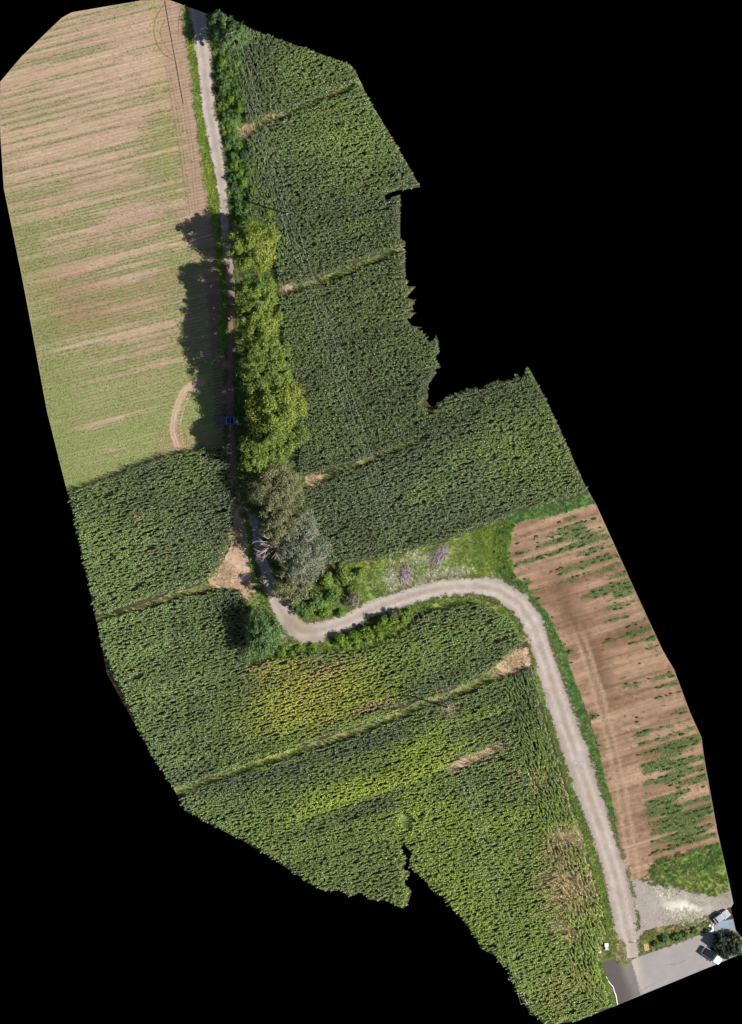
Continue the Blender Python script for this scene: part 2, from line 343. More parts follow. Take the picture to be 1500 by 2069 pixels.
def c_left(p):
    u, v = uv(p, 14); u2, v2 = uv(p, 99.5); h = headland(p)
    s = fbm(u / 30, v / 0.6, 31); s2 = fbm(u / 8, v / 3, 8); s3 = fbm(u2 / 20, v2 / 0.7, 19)
    s = s * (1 - h) + s3 * h
    c = mixc((0.38, 0.255, 0.170), (0.59, 0.438, 0.310), np.clip(0.5 + 0.8 * (s - 0.5) + 0.3 * (s2 - 0.5), 0, 1))
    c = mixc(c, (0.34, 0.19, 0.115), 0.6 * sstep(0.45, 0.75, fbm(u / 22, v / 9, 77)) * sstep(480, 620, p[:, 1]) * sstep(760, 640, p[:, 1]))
    c = mixc(c, (0.36, 0.245, 0.175), 0.5 * h)
    c = mixc(c, (0.46, 0.36, 0.17), 0.55 * np.exp(-((p[:, 0] - (318 + (p[:, 1] - 100) * 0.10)) / 11) ** 2) * (p[:, 1] < 400))
    g = sstep(0.46, 0.70, green_L(p))
    c = mixc(c, (0.235, 0.325, 0.100), 0.34 * g * (1 + .9 * sstep(650, 900, p[:, 1])))
    c = mixc(c, (0.26, 0.28, 0.10), 0.45 * sstep(90, 25, p[:, 0] - np.interp(p[:, 1], [0, 240, 380, 640, 1000], [0, 0, 8, 60, 130])) * sstep(350, 480, p[:, 1]))
    L = seg_dist(p, spline(LOOP, 5))
    c = mixc(c, (0.52, 0.39, 0.28), 0.75 * sstep(14, 3, L))
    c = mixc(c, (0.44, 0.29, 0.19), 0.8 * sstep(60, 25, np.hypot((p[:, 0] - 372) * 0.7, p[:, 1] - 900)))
    # trodden lane beside the trees
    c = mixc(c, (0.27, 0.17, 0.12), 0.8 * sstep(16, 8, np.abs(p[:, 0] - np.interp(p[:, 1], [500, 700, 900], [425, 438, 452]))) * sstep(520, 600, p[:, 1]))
    return c
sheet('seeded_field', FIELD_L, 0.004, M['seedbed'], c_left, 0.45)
for k, A in enumerate(ARCS): sheet('tyre_track', strip_poly([(a, b, 2.2) for a, b, c in A], 3, .5, k), 0.009, M['soil'], lambda p: np.tile((0.27, 0.17, 0.115), (len(p), 1)), 0.8)
for k, o in enumerate((0, 7, 22, 29, 48, 56)): sheet('tyre_track', strip_poly([(334 + o, 130 - o * .3, 1.6), (352 + o * .97, 230, 1.6), (366 + o * .9, 320, 1.8), (378 + o * .8, 430, 1.6)], 5, .5, 50 + k), 0.009, M['soil'], lambda p: np.tile((0.30, 0.195, 0.14), (len(p), 1)), 0.8)
for k, o in enumerate((-6, 0, 13)): sheet('tyre_track', strip_poly([(a + o, b + o * .15, 3.5) for a, b, c in LOOP], 4, .7, 20 + k), 0.009, M['soil'], lambda p: np.tile((0.50, 0.36, 0.26), (len(p), 1)), 0.8)

def weeds_R(p):
    u, v = uv(p, 17)
    d = 0.55 * fbm(u / 9, v / 0.9, 41) + 0.45 * fbm(u / 5, v / 3, 45)
    d = d + 0.11 * np.sin(v * 2 * math.pi / 2.0 + 1.5 * fbm(u / 15, v / 8, 47))
    blocks = [(1375, 1600, 85, 95, .15), (1260, 1175, 34, 26, .18), (1215, 1190, 55, 60, .08), (1370, 1500, 60, 22, .15), (1400, 1680, 70, 40, .08), (1180, 1090, 90, 26, .10),
              (1420, 1755, 90, 26, .35), (1300, 1285, 40, 14, .14), (1400, 1450, 30, 40, .1)]
    for x, y, a, b, k in blocks:
        d = d + k * np.exp(-(((p[:, 0] - x) / a) ** 2 + ((p[:, 1] - y) / b) ** 2) ** 1.6)
    lane = np.interp(p[:, 1], [1080, 1180, 1300, 1400, 1500, 1600, 1700, 1770], [1060, 1110, 1185, 1225, 1250, 1268, 1280, 1290])
    d = d - 0.30 * sstep(46, 14, np.abs(p[:, 0] - lane)) * (.35 + .65 * sstep(1150, 1280, p[:, 1])) - 0.10 * np.exp(-((p[:, 0] - 1290) / 90) ** 2 - ((p[:, 1] - 1350) / 40) ** 2)
    return d
def c_right(p):
    u, v = uv(p, 17)
    s = fbm(u / 16, v / 0.8, 51); b = fbm(u / 12, v / 5, 58)
    c = mixc((0.27, 0.150, 0.090), (0.55, 0.365, 0.240), np.clip(0.55 + 2.0 * (s - 0.5) + 0.7 * (b - 0.5), 0, 1))
    moist = np.exp(-((p[:, 0] - np.interp(p[:, 1], [1120, 1240, 1330, 1420], [1110, 1150, 1205, 1235])) / 26) ** 2) * sstep(1120, 1220, p[:, 1]) * sstep(1470, 1360, p[:, 1])
    moist = np.maximum(moist, 0.75 * np.exp(-((p[:, 0] - 1300) / 80) ** 2 - ((p[:, 1] - 1265) / 18) ** 2))
    moist = np.maximum(moist, 0.8 * sstep(0.5, 0.8, b) * sstep(1230, 1280, p[:, 1]) * sstep(1520, 1400, p[:, 1]))
    moist = np.maximum(moist, 0.8 * np.exp(-((p[:, 0] - 1312) / 14) ** 2 - ((p[:, 1] - 1650) / 30) ** 2))
    c = mixc(c, (0.20, 0.115, 0.068), 0.75 * moist)
    lane = np.interp(p[:, 1], [1180, 1300, 1400, 1500, 1600, 1700, 1770], [1130, 1178, 1210, 1236, 1258, 1272, 1284])
    for off in (-9, 8): c = mixc(c, (0.55, 0.39, 0.26), 0.7 * sstep(6, 2, np.abs(p[:, 0] - lane - off)) * sstep(1240, 1320, p[:, 1]))
    c = mixc(c, (0.36, 0.25, 0.16), 0.35 * sstep(4, 1, np.abs(p[:, 0] - lane)) * sstep(1300, 1400, p[:, 1]))
    c = mixc(c, (0.10, 0.155, 0.04), 0.55 * sstep(0.55, 0.66, weeds_R(p)))
    return c
sheet('bare_field', rough(FIELD_R, 8, 2.0, 3), 0.004, M['tilled'], c_right, 0.55)

GR0, GR1 = (0.085, 0.160, 0.030), (0.165, 0.235, 0.048)
def c_turf(seed, a=GR0, b=GR1, dry=(0.30, 0.26, 0.13), dk=0.25):
    def f(p):
        n = fbm(p[:, 0] / 22, p[:, 1] / 22, seed); d = fbm(p[:, 0] / 14, p[:, 1] / 14, seed + 9)
        return mixc(mixc(a, b, sstep(0.3, 0.7, n)), dry, dk * sstep(0.5, 0.75, d))
    return f
sheet('grass_verge', strip_poly(VERGE_L, 5, 2.0, 1), 0.008, M['turf'], c_turf(2), 0.8)
sheet('grass_verge', strip_poly(VERGE_R, 5, 2.0, 2), 0.008, M['turf'], c_turf(4, (0.05, 0.125, 0.03), (0.09, 0.16, 0.035), dk=0.1), 0.8)
sheet('grass_verge', strip_poly(VERGE_M, 5, 2.0, 3), 0.008, M['turf'], c_turf(6), 0.8)
sheet('rough_grass', rough(GRASS_C, 7, 2.0, 4), 0.008, M['turf'], c_turf(8, dk=0.55), 0.8)
sheet('rough_grass', rough([(1318,1768),(1340,1738),(1400,1720),(1500,1700),(1500,1800),(1440,1815),(1400,1803),(1345,1790)], 7, 2, 5), 0.008, M['turf'], c_turf(10, dk=0.5), 0.8)
sheet('rough_grass', rough(ISLE, 5, 1.2, 6), 0.012, M['turf'], c_turf(12, (0.07, 0.10, 0.025), (0.15, 0.165, 0.05), dk=0.6), 0.6)
sheet('rough_grass', rough(ROADSIDE_SW, 5, 1.2, 7), 0.012, M['turf'], c_turf(14, (0.10, 0.12, 0.03), (0.20, 0.17, 0.08), dk=0.8), 0.6)
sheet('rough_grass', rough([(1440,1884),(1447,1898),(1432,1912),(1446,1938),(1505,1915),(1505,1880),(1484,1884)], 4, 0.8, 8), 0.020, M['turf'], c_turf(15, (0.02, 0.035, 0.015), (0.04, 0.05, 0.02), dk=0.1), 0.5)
sheet('rough_grass', rough([(500,1200),(540,1190),(560,1230),(580,1290),(640,1300),(680,1288),(700,1270),(760,1238),(830,1215),(960,1205),(1040,1235),(1068,1290),(1050,1300),(1030,1250),(960,1222),(840,1240),(820,1275),(740,1315),(640,1318),(570,1335),(505,1345)], 6, 2, 9), 0.006, M['turf'], c_turf(16, dk=0.3), 0.8)
for i, (pth, sd) in enumerate([(PATH_1, 20), (PATH_2, 21), (PATH_3, 22), (PATH_4, 23), (PATH_5, 24), (PATH_6, 25), (PATH_7, 26)]):
    dirt_end = {0: (492, 264, 22), 1: (578, 588, 20), 2: (635, 971, 20), 3: (448, 1160, 34), 4: (1050, 1335, 60)}.get(i)
    def c_path(p, sd=sd, de=dirt_end):
        c = c_turf(sd, (0.12, 0.16, 0.04), (0.22, 0.22, 0.08), dk=0.6)(p)
        if de: c = mixc(c, (0.42, 0.29, 0.19), sstep(de[2] * 1.3, de[2] * 0.5, np.hypot(p[:, 0] - de[0], (p[:, 1] - de[1]))))
        return c
    sheet('grass_path', strip_poly(pth, 5, 1.5, sd), 0.012, M['turf'], c_path, 0.6)
sheet('grass_clearing', rough(SMEAR, 4, 0.6, 3), 0.016, M['turf'], c_turf(33, (0.12, 0.17, 0.05), (0.14, 0.185, 0.06), dk=0.0), 0.6)
def c_dirt(a, b, seed):
    return lambda p: mixc(a, b, sstep(0.3, 0.7, fbm(p[:, 0] / 12, p[:, 1] / 12, seed)))
DIRT = [[(466,950),(478,950),(484,1000),(492,1035),(500,1060),(504,1110),(512,1160),(520,1200),(500,1215),(485,1190),(440,1188),(425,1178),(450,1140),(468,1100),(472,1060)],
        [(900,1552),(950,1525),(1010,1502),(1028,1500),(1024,1512),(970,1532),(915,1562)],
        [(1112,1672),(1180,1662),(1188,1705),(1150,1712),(1118,1722),(1108,1700)],
        [(1118,1868),(1150,1866),(1182,1880),(1178,1900),(1160,1912),(1140,1892),(1115,1885)],
        [(890,1432),(905,1428),(938,1420),(935,1432),(905,1442),(892,1442)],
        [(1300,1760),(1320,1690),(1345,1680),(1340,1760)]]
DIRT_LBL = 'bare_soil_patch'
for i, d in enumerate(DIRT[:2]):
    sheet(DIRT_LBL, rough(d, 5, 1.5, 40 + i), 0.018, M['soil'], c_dirt((0.40, 0.265, 0.18), (0.56, 0.40, 0.29), 60 + i), 0.6)
sheet('rough_grass', rough([(428,60),(470,45),(500,150),(500,250),(478,262),(500,290),(505,350),(520,440),(560,460),(575,560),(585,650),(600,740),(620,850),(620,940),(610,1000),(640,1080),(655,1140),(640,1250),(590,1245),(555,1190),(530,1120),(515,1050),(490,1000),(478,900),(480,700),(478,560),(466,450),(460,350),(446,250),(436,150)], 6, 2, 61), 0.006, M['turf'], c_turf(62, (0.05, 0.10, 0.022), (0.09, 0.14, 0.03), dk=.25), 0.9)
sheet('grass_median', strip_poly([(478,925,6),(482,960,9),(487,1000,9),(497,1040,9),(503,1080,10),(508,1120,11),(512,1160,10),(518,1190,12)], 5, 1.5, 9), 0.034, M['turf'], c_turf(17), 0.5)

def c_road(p, wide=True):
    n = fbm(p[:, 0] / 30, p[:, 1] / 30, 70); f = fbm(p[:, 0] / 6, p[:, 1] / 6, 71)
    c = mixc((0.385, 0.315, 0.275), (0.525, 0.450, 0.405), np.clip(n * 0.8 + f * 0.5 - .1, 0, 1))
    d = seg_dist(p, [(q[0], q[1], 0) for q in ROAD_S]); d2 = seg_dist(p, [(q[0], q[1], 0) for q in ROAD_N]); d = np.minimum(d, d2)
    c = mixc(c, (0.60, 0.52, 0.47), 0.7 * sstep(5, 1.5, np.abs(d - 9)))
    c = mixc(c, (0.36, 0.30, 0.24), 0.5 * sstep(14, 22, d + 8 * (f - .5)))
    c = mixc(c, (0.37, 0.29, 0.235), 0.65 * sstep(5, 1, d) * sstep(0.35, 0.6, f))
    for x, y, r in [(1112, 1372, 6), (1117, 1392, 7), (1190, 1610, 9), (1198, 1632, 7), (1160, 1550, 8)]:
        c = mixc(c, (0.38, 0.27, 0.17), 0.6 * np.exp(-(np.hypot(p[:, 0] - x, (p[:, 1] - y) * 0.8) / r) ** 2))
    c = mixc(c, (0.55, 0.56, 0.56), 0.7 * np.exp(-(np.hypot(p[:, 0] - 1168, p[:, 1] - 1538) / 9) ** 2))
    c = mixc(c, (0.33, 0.28, 0.20), 0.75 * np.exp(-(np.hypot((p[:, 0] - 595) / 1.6, p[:, 1] - 1262) / 30) ** 2))
    c = mixc(c, (0.24, 0.155, 0.115), 0.9 * sstep(480, 600, p[:, 1]) * sstep(1075, 1000, p[:, 1]) * (p[:, 0] < 540))  # brown dirt beside the trees, with their shade painted into its colour
    return c
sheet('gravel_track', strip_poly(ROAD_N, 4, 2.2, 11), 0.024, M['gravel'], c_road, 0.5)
sheet('gravel_track', strip_poly(ROAD_S, 4, 3.0, 12), 0.028, M['gravel'], c_road, 0.5)
def c_pad(p):
    n = fbm(p[:, 0] / 18, p[:, 1] / 18, 81)
    c = mixc((0.36, 0.31, 0.28), (0.47, 0.42, 0.385), n)
    c = mixc(c, (0.85, 0.79, 0.73), 0.95 * np.exp(-(((p[:, 0] - 1385) / 44) ** 2 + ((p[:, 1] - 1832) / 15) ** 2) ** 1.5) * sstep(0.25, 0.5, n))
    c = mixc(c, (0.60, 0.60, 0.58), 0.8 * np.exp(-(np.hypot(p[:, 0] - 1338, p[:, 1] - 1802) / 14) ** 2))
    c = mixc(c, (0.20, 0.21, 0.10), 0.6 * sstep(0.52, 0.72, fbm(p[:, 0] / 9, p[:, 1] / 9, 83)) * sstep(1310, 1350, p[:, 0]))
    return c
sheet('gravel_yard', rough(PAD, 6, 1.8, 13), 0.016, M['gravel'], c_pad, 0.5)
def c_asph(p):
    n = fbm(p[:, 0] / 25, p[:, 1] / 25, 91)
    c = mixc((0.31, 0.29, 0.285), (0.375, 0.35, 0.345), n)
    e = p[:, 0] - np.interp(p[:, 1], [1940, 1975, 2000, 2035], [1276, 1286, 1292, 1300])
    c = mixc(c, (0.52, 0.455, 0.39), 0.9 * sstep(26, 0, e) * sstep(-1, 1, e) * sstep(2020, 1950, p[:, 1]))
    dk = mixc((0.115, 0.098, 0.095), (0.29, 0.255, 0.20), sstep(-34, -8, e) * sstep(2040, 1960, p[:, 1]) * 0.8)
    dk = mixc(dk, (0.20, 0.18, 0.175), sstep(-20, -2, e))
    return mixc(c, dk, sstep(1, -1, e))
sheet('asphalt_road', ASPHALT, 0.028, M['asphalt'], c_asph, 0.3)
sheet('road_marking', strip_poly([(1223,1969,1.2),(1231,1984,1.3),(1239.5,1994.5,1.3),(1241,2001,1.2),(1245,2011,1.4),(1246.5,2020,1.4),(1249,2034,1.3)], 3), 0.033, M['white_paint'], lambda p: np.full((len(p), 3), 0.8), 0.6)
for k, ln in enumerate([[(1283,1958,.5),(1287,1980,.6),(1294,1998,.5),(1301,2010,.4)], [(1284,2014,.5),(1300,2000,.7),(1326,1986,.5)], [(1345,1950,.5),(1372,1946,.6),(1395,1934,.4)], [(1256,1992,.4),(1262,2010,.5),(1268,2022,.4)]]):
    sheet('asphalt_crack', strip_poly(ln, 4, .15, k), 0.032, M['asphalt'], lambda p: np.tile((0.16, 0.14, 0.135), (len(p), 1)), 0.6)
sheet('concrete_yard', [(1441,1871),(1458,1862),(1490,1855),(1495,1884),(1447,1899)], 0.024, M['shaded_slab'], lambda p: np.full((len(p), 3), 0.2), 0.8)
sheet('concrete_apron', [(1433,1884),(1432,1870),(1438,1862),(1446,1864),(1441,1871),(1444,1884)], 0.030, M['whitewall'], lambda p: np.full((len(p), 3), 0.6), 0.8)

# ------------------------------------------------------------------ scattered plants (geometry nodes, one object per crop or turf)
def template(name, builds, mats):
    col = bpy.data.collections.new(name)
    for i, (V, F, mi) in enumerate(builds):
        o = mesh_obj(name, V, F, mats, link=False)
        if mi is not None: o.data.polygons.foreach_set('material_index', mi)
        col.objects.link(o)
    return col
def leaf_strip(V, F, x, y, z, az, length, width, rise, droop, segs=4, tip=0.1):
    n0 = len(V); c, s = math.cos(az), math.sin(az)
    for k in range(segs + 1):
        t = k / segs; r = length * t * (1 - 0.18 * t); zz = z + rise * t - droop * t * t
        w = width * (1 - t) ** 0.6 * (0.6 + 0.4 * min(1, t * 4)) + tip * width * 0.3
        V.append((x + c * r - s * w / 2, y + s * r + c * w / 2, zz)); V.append((x + c * r + s * w / 2, y + s * r - c * w / 2, zz + width * 0.12))
    for k in range(segs): a = n0 + 2 * k; F.append((a, a + 2, a + 3, a + 1))
def build_maize(seed):
    r = random.Random(seed); V, F = [], []; H = r.uniform(1.85, 2.15); az = 0.0; n = 10; wob = .42
    for i in range(n):
        t = (i + 1) / n; z = 0.35 + (H - 0.45) * t
        leaf_strip(V, F, 0, 0, z, az + math.pi * i + r.uniform(-wob, wob), r.uniform(.42, .64) * (1.05 - .35 * t), r.uniform(.085, .125), r.uniform(.35, .55), r.uniform(.45, .85) * (1.1 - .4 * t))
    for k in range(3):      # the stem
        a = k * 2.1; V += [(0.02 * math.cos(a), 0.02 * math.sin(a), 0), (0.012 * math.cos(a), 0.012 * math.sin(a), H)]
    b = len(V) - 6
    F += [(b, b + 2, b + 3, b + 1), (b + 2, b + 4, b + 5, b + 3), (b + 4, b, b + 1, b + 5)]
    m = [0] * len(F)
    for k in range(3): leaf_strip(V, F, 0, 0, H - .03, r.uniform(0, 6.28), .15, .018, .22, .1, 2); m += [1, 1]
    return V, F, m
def build_tuft(seed, n, L, W, rise, spread=0.05):
    r = random.Random(seed); V, F = [], []
    for i in range(n):
        a = r.uniform(0, 6.28); d = spread * math.sqrt(r.random())
        leaf_strip(V, F, d * math.cos(a * 3), d * math.sin(a * 3), 0, a, L * r.uniform(.5, 1), W * r.uniform(.7, 1.2), rise * r.uniform(.5, 1), rise * .5 * r.random(), 3)
    return V, F, None
def build_stone(seed):
    r = random.Random(seed); bm = bmesh.new(); bmesh.ops.create_icosphere(bm, subdivisions=1, radius=0.5)
    for v in bm.verts: v.co *= r.uniform(.7, 1.1); v.co.z = v.co.z * .6 + .2
    V = [tuple(v.co) for v in bm.verts]; F = [tuple(v.index for v in f.verts) for f in bm.faces]; bm.free(); return V, F, None
TPL = dict(
    maize=template('maize_plant', [build_maize(i) for i in range(7)], [M['maize'], M['tassel']]),
    seedling=template('seedling', [build_tuft(20 + i, 6, .24, .05, .2) for i in range(4)], [M['blade']]),
    grass=template('grass_tuft', [build_tuft(40 + i, 22, .42, .045, .42, .22) for i in range(5)], [M['blade']]),
    straw=template('straw', [build_tuft(60 + i, 10, .6, .06, .12, .3) for i in range(4)], [M['blade']]),
    stone=template('stone', [build_stone(80 + i) for i in range(4)], [M['stone']]),
)
GN = {}
def gn_group(key):
    if key in GN: return GN[key]
    g = bpy.data.node_groups.new('scatter_' + key, 'GeometryNodeTree')
    g.interface.new_socket('Geometry', in_out='INPUT', socket_type='NodeSocketGeometry'); g.interface.new_socket('Geometry', in_out='OUTPUT', socket_type='NodeSocketGeometry')
    gi = g.nodes.new('NodeGroupInput'); go = g.nodes.new('NodeGroupOutput'); ip = g.nodes.new('GeometryNodeInstanceOnPoints')
    ci = g.nodes.new('GeometryNodeCollectionInfo'); ci.inputs['Collection'].default_value = TPL[key]; ci.inputs['Separate Children'].default_value = True; ci.inputs['Reset Children'].default_value = True
    def na(n, dt):
        a = g.nodes.new('GeometryNodeInputNamedAttribute'); a.data_type = dt; a.inputs['Name'].default_value = n
        return [o for o in a.outputs if o.enabled and o.name == 'Attribute'][0]
    g.links.new(gi.outputs[0], ip.inputs['Points']); g.links.new(ci.outputs[0], ip.inputs['Instance']); ip.inputs['Pick Instance'].default_value = True
    g.links.new(na('idx', 'INT'), ip.inputs['Instance Index']); g.links.new(na('rot', 'FLOAT_VECTOR'), ip.inputs['Rotation']); g.links.new(na('scl', 'FLOAT_VECTOR'), ip.inputs['Scale'])
    g.links.new(ip.outputs[0], go.inputs[0]); GN[key] = g; return g
def scatter(name, key, px, tint, scale, label, cat, z=0.03, group=None, tilt=0.12, zs=None, rz=None):
    n = len(px); X = (px[:, 0] - 750) * S; Y = (1034.5 - px[:, 1]) * S
    me = bpy.data.meshes.new(name); me.vertices.add(n)
    me.vertices.foreach_set('co', np.stack([X, Y, np.full(n, z)], 1).astype(np.float32).ravel())
    def at(nm, ty, f, d): me.attributes.new(nm, ty, 'POINT').data.foreach_set(f, d)
    rot = np.stack([rng.normal(0, tilt, n), rng.normal(0, tilt, n), rng.uniform(0, 6.28, n) if rz is None else rz], 1)
    scl = np.stack([scale, scale, scale * (1 if zs is None else zs)], 1)
    at('rot', 'FLOAT_VECTOR', 'vector', rot.astype(np.float32).ravel()); at('scl', 'FLOAT_VECTOR', 'vector', scl.astype(np.float32).ravel())
    at('idx', 'INT', 'value', rng.integers(0, 100, n).astype(np.int32))
    at('tint', 'FLOAT_COLOR', 'color', np.concatenate([np.clip(tint, 0, 1), np.ones((n, 1))], 1).astype(np.float32).ravel())
    o = bpy.data.objects.new(name, me); C.objects.link(o)
    md = o.modifiers.new('scatter', 'NODES'); md.node_group = gn_group(key)
    return tag(o, label, cat, group, 'stuff')
def rows(poly, deg, row, step, jit=0.05):
    a = np.array([p[:2] for p in poly], float); u, v = uv(a, deg)
    gu, gv = np.meshgrid(np.arange(u.min(), u.max(), step), np.arange(math.floor(v.min() / row) * row, v.max(), row)); gu = gu + rng.uniform(-.35, .35, gu.shape) * step
    gv = gv + rng.normal(0, jit, gv.shape); gu = gu.ravel(); gv = gv.ravel()
    c, s = math.cos(math.radians(deg)), math.sin(math.radians(deg)); x = gu * c - gv * s; y = gu * s + gv * c
    p = np.stack([x / S, -y / S], 1)
    k = inside(poly, p); p = p[k]; k = inside(OUT, p); p = p[k]; return p[seg_dist(p, OUT, True) > 2.0]
def spread(poly, per_m2):
    a = np.array([p[:2] for p in poly], float); lo, hi = a.min(0), a.max(0); n = int(np.prod((hi - lo) * S) * per_m2)
    p = rng.uniform(lo, hi, (n, 2)); p = p[inside(poly, p)]; p = p[inside(OUT, p)]; return p[seg_dist(p, OUT, True) > 1.5]
ROADS = [ROAD_N, ROAD_S]
PATHS = [PATH_1, PATH_2, PATH_3, PATH_4, PATH_5, PATH_6, PATH_7]
def clear(p, strips, m=0):
    k = np.ones(len(p), bool)
    for s in strips: k &= seg_dist(p, s) > m
    return p[k]
def clear_poly(p, polys):
    k = np.ones(len(p), bool)
    for s in polys: k &= ~inside(s, p)
    return p[k]

def ell(p, x, y, a, b, deg=17):
    c, s = math.cos(math.radians(deg)), math.sin(math.radians(deg)); dx = p[:, 0] - x; dy = -(p[:, 1] - y)
    return np.exp(-(((dx * c + dy * s) / a) ** 2 + ((-dx * s + dy * c) / b) ** 2) ** 1.3)
DK, MD, LT, YG, YE, BR = (.080, .122, .058), (.112, .178, .062), (.165, .262, .064), (.255, .350, .045), (.370, .365, .055), (.38, .275, .16)
def maize_tint(p):
    u, v = uv(p, 17); n = fbm(u / 9, v / 5, 101); f = rng.uniform(0, 1, len(p)); st = fbm(u / 25, v / 1.6, 103)
    c = mixc(DK, MD, sstep(.3, .7, n))
    c = mixc(c, LT, .75 * np.maximum.reduce([ell(p, 720, 260, 110, 130), ell(p, 640, 140, 90, 60), ell(p, 1080, 900, 140, 110) * .8, ell(p, 220, 1150, 90, 180) * .7, ell(p, 270, 1380, 130, 130) * .55]))
    c = mixc(c, (.125, .165, .055), .8 * ell(p, 800, 600, 70, 170, 100))
    south = sstep(1600, 1680, p[:, 1]) * .55 + sstep(790, 850, p[:, 0]) * sstep(1400, 1500, p[:, 1]) * .55
    c = mixc(c, (.190, .278, .060), np.clip(south * (0.4 + 1.2 * st), 0, 1))
    c = mixc(c, LT, .6 * np.maximum(ell(p, 560, 1640, 120, 60), ell(p, 880, 1300, 160, 60)))
    c = mixc(c, YG, np.clip(1.1 * np.maximum.reduce([ell(p, 650, 1410, 190, 75), ell(p, 720, 1590, 130, 26), ell(p, 870, 1520, 110, 36, 25), ell(p, 850, 1640, 90, 80) * .6, ell(p, 960, 1450, 90, 16) * .6, ell(p, 930, 1830, 90, 60, 140) * .45, ell(p, 760, 1360, 130, 40) * .5, ell(p, 620, 1510, 160, 14)]) * (.55 + .9 * (st - .2)), 0, 1))
    c = mixc(c, YE, np.clip(1.0 * np.maximum.reduce([ell(p, 620, 1400, 110, 50), ell(p, 560, 1355, 60, 26), ell(p, 590, 1440, 60, 22)]) * (.25 + 1.2 * st), 0, 1) * (f < .8))
    def band(line, k, col):
        nonlocal c
        c = mixc(c, col, k * sstep(1.0, -6.0, seg_dist(p, line) + 9 * (st - .5)))
    band([(480,1578,8),(620,1512,22),(700,1486,26),(800,1446,24)], .75, (.29, .38, .06)); band([(560,1668,10),(640,1630,30),(720,1606,36),(800,1572,44),(880,1540,40),(930,1515,10)], .7, (.29, .38, .052)); band([(600,1560,10),(760,1530,40),(860,1500,40)], .35, (.24, .32, .055))
    band([(400,1600,16),(560,1556,30),(700,1512,34),(800,1478,26)], .75, (.075, .118, .062)); band([(560,1700,20),(700,1655,26),(800,1618,20)], .65, (.085, .125, .058))
    band([(560,1480,14),(700,1446,20),(800,1405,20)], .45, (.30, .36, .05)); band([(830,1390,20),(960,1345,30),(1040,1310,20)], .5, (.10, .155, .06)); band([(640,1350,20),(800,1300,40),(960,1255,20)], .35, (.21, .30, .05))
    band([(900,1490,20),(1000,1460,30),(1070,1420,30)], .5, (.095, .15, .058)); band([(870,1610,20),(960,1580,30),(1080,1560,30)], .5, (.10, .155, .06)); band([(900,1700,10),(1000,1665,26),(1090,1640,20)], .5, (.27, .36, .06))
    dry = np.maximum.reduce([ell(p, 660, 1355, 60, 14) * .8, ell(p, 740, 1432, 80, 9), ell(p, 1150, 1790, 60, 60, 60) * .85, ell(p, 1130, 1720, 60, 40) * .6, ell(p, 1140, 1990, 50, 50) * .4, ell(p, 1090, 1580, 20, 90, 70) * .4,
                             ell(p, 285, 1045, 22, 6) * .6, ell(p, 520, 1350, 25, 12) * .7])
    c = mixc(c, BR, (f < dry * .75) * .85)
    c = mixc(c, (.22, .23, .07), .5 * (rng.uniform(0, 1, len(p)) < .05))
    c = mixc(c, c * 1.25 + .012, np.maximum.reduce([.9 * sstep(520, 300, p[:, 0]) * sstep(950, 1100, p[:, 1]), .6 * ell(p, 900, 960, 160, 90), .0 * p[:, 0]]))
    c = c * (1 - .14 * (sstep(560, 600, p[:, 0]) * sstep(1000, 900, p[:, 1]) * sstep(360, 460, p[:, 1])))[:, None]
    return 1.14 * c * (.62 + .42 * fbm(u / 30, v / 1.1, 107) + .34 * fbm(u / 14, v / 3.5, 109))[:, None]
def headrows(p, line, w): return seg_dist(p, line) < w
PLOTS = [
 ('maize_crop', [(470,40),(720,120),(760,175),(690,180),(600,220),(545,236),(500,255),(492,200),(482,100)], 'tall green maize crop in the northernmost plot beside the dark roadside tree', None),
 ('maize_crop', [(500,285),(520,262),(600,228),(690,188),(760,160),(870,380),(830,400),(830,495),(760,512),(650,556),(600,576),(562,580),(552,450),(505,430),(500,350)], 'tall green maize crop around the pale power pole, second plot from the north', None),
 ('maize_crop', [(562,600),(610,590),(720,548),(835,500),(900,680),(900,760),(850,815),(890,860),(850,884),(740,922),(650,955),(605,960),(600,880),(585,740),(568,660)], 'dark green maize crop beside the row of yellow-green trees, east of the track', None),
 ('maize_crop', [(606,990),(660,970),(740,938),(850,895),(870,880),(880,810),(1080,735),(1210,985),(1120,1018),(1010,1046),(955,1070),(900,1092),(780,1124),(648,1140),(626,1060)], 'green maize crop between the rough grass bank and the eastern edge', None),
 ('maize_crop', [(140,992),(240,958),(340,920),(415,906),(462,906),(470,960),(472,1035),(464,1100),(440,1145),(420,1172),(340,1200),(185,1246)], 'green maize crop south of the seeded brown field', None),
 ('maize_crop', [(185,1262),(340,1216),(440,1192),(495,1196),(500,1240),(505,1345),(570,1330),(640,1318),(740,1315),(820,1275),(860,1238),(960,1220),(1030,1252),(1058,1298),(1020,1330),(960,1376),(850,1416),(780,1448),(660,1490),(550,1527),(340,1598)], 'maize crop with a yellowed patch, inside the bend of the gravel track', None),
 ('maize_crop', [(345,1615),(550,1544),(660,1507),(780,1465),(850,1434),(960,1392),(1040,1362),(1080,1345),(1105,1440),(1130,1530),(1155,1610),(1180,1690),(1203,1765),(1220,1830),(1228,1880),(1215,1900),(1208,1950),(1218,1985),(1240,2045),(1100,2080),(880,1820),(830,1850),(640,1800)], 'southern maize crop with dry brown patches beside the gravel track', None)]
CLEAR_T = [(480, 265, 16), (578, 588, 16), (635, 970, 18)]
TRACK_EDGE = {1: [(498,270,0),(510,430,0)], 6: VERGE_M}
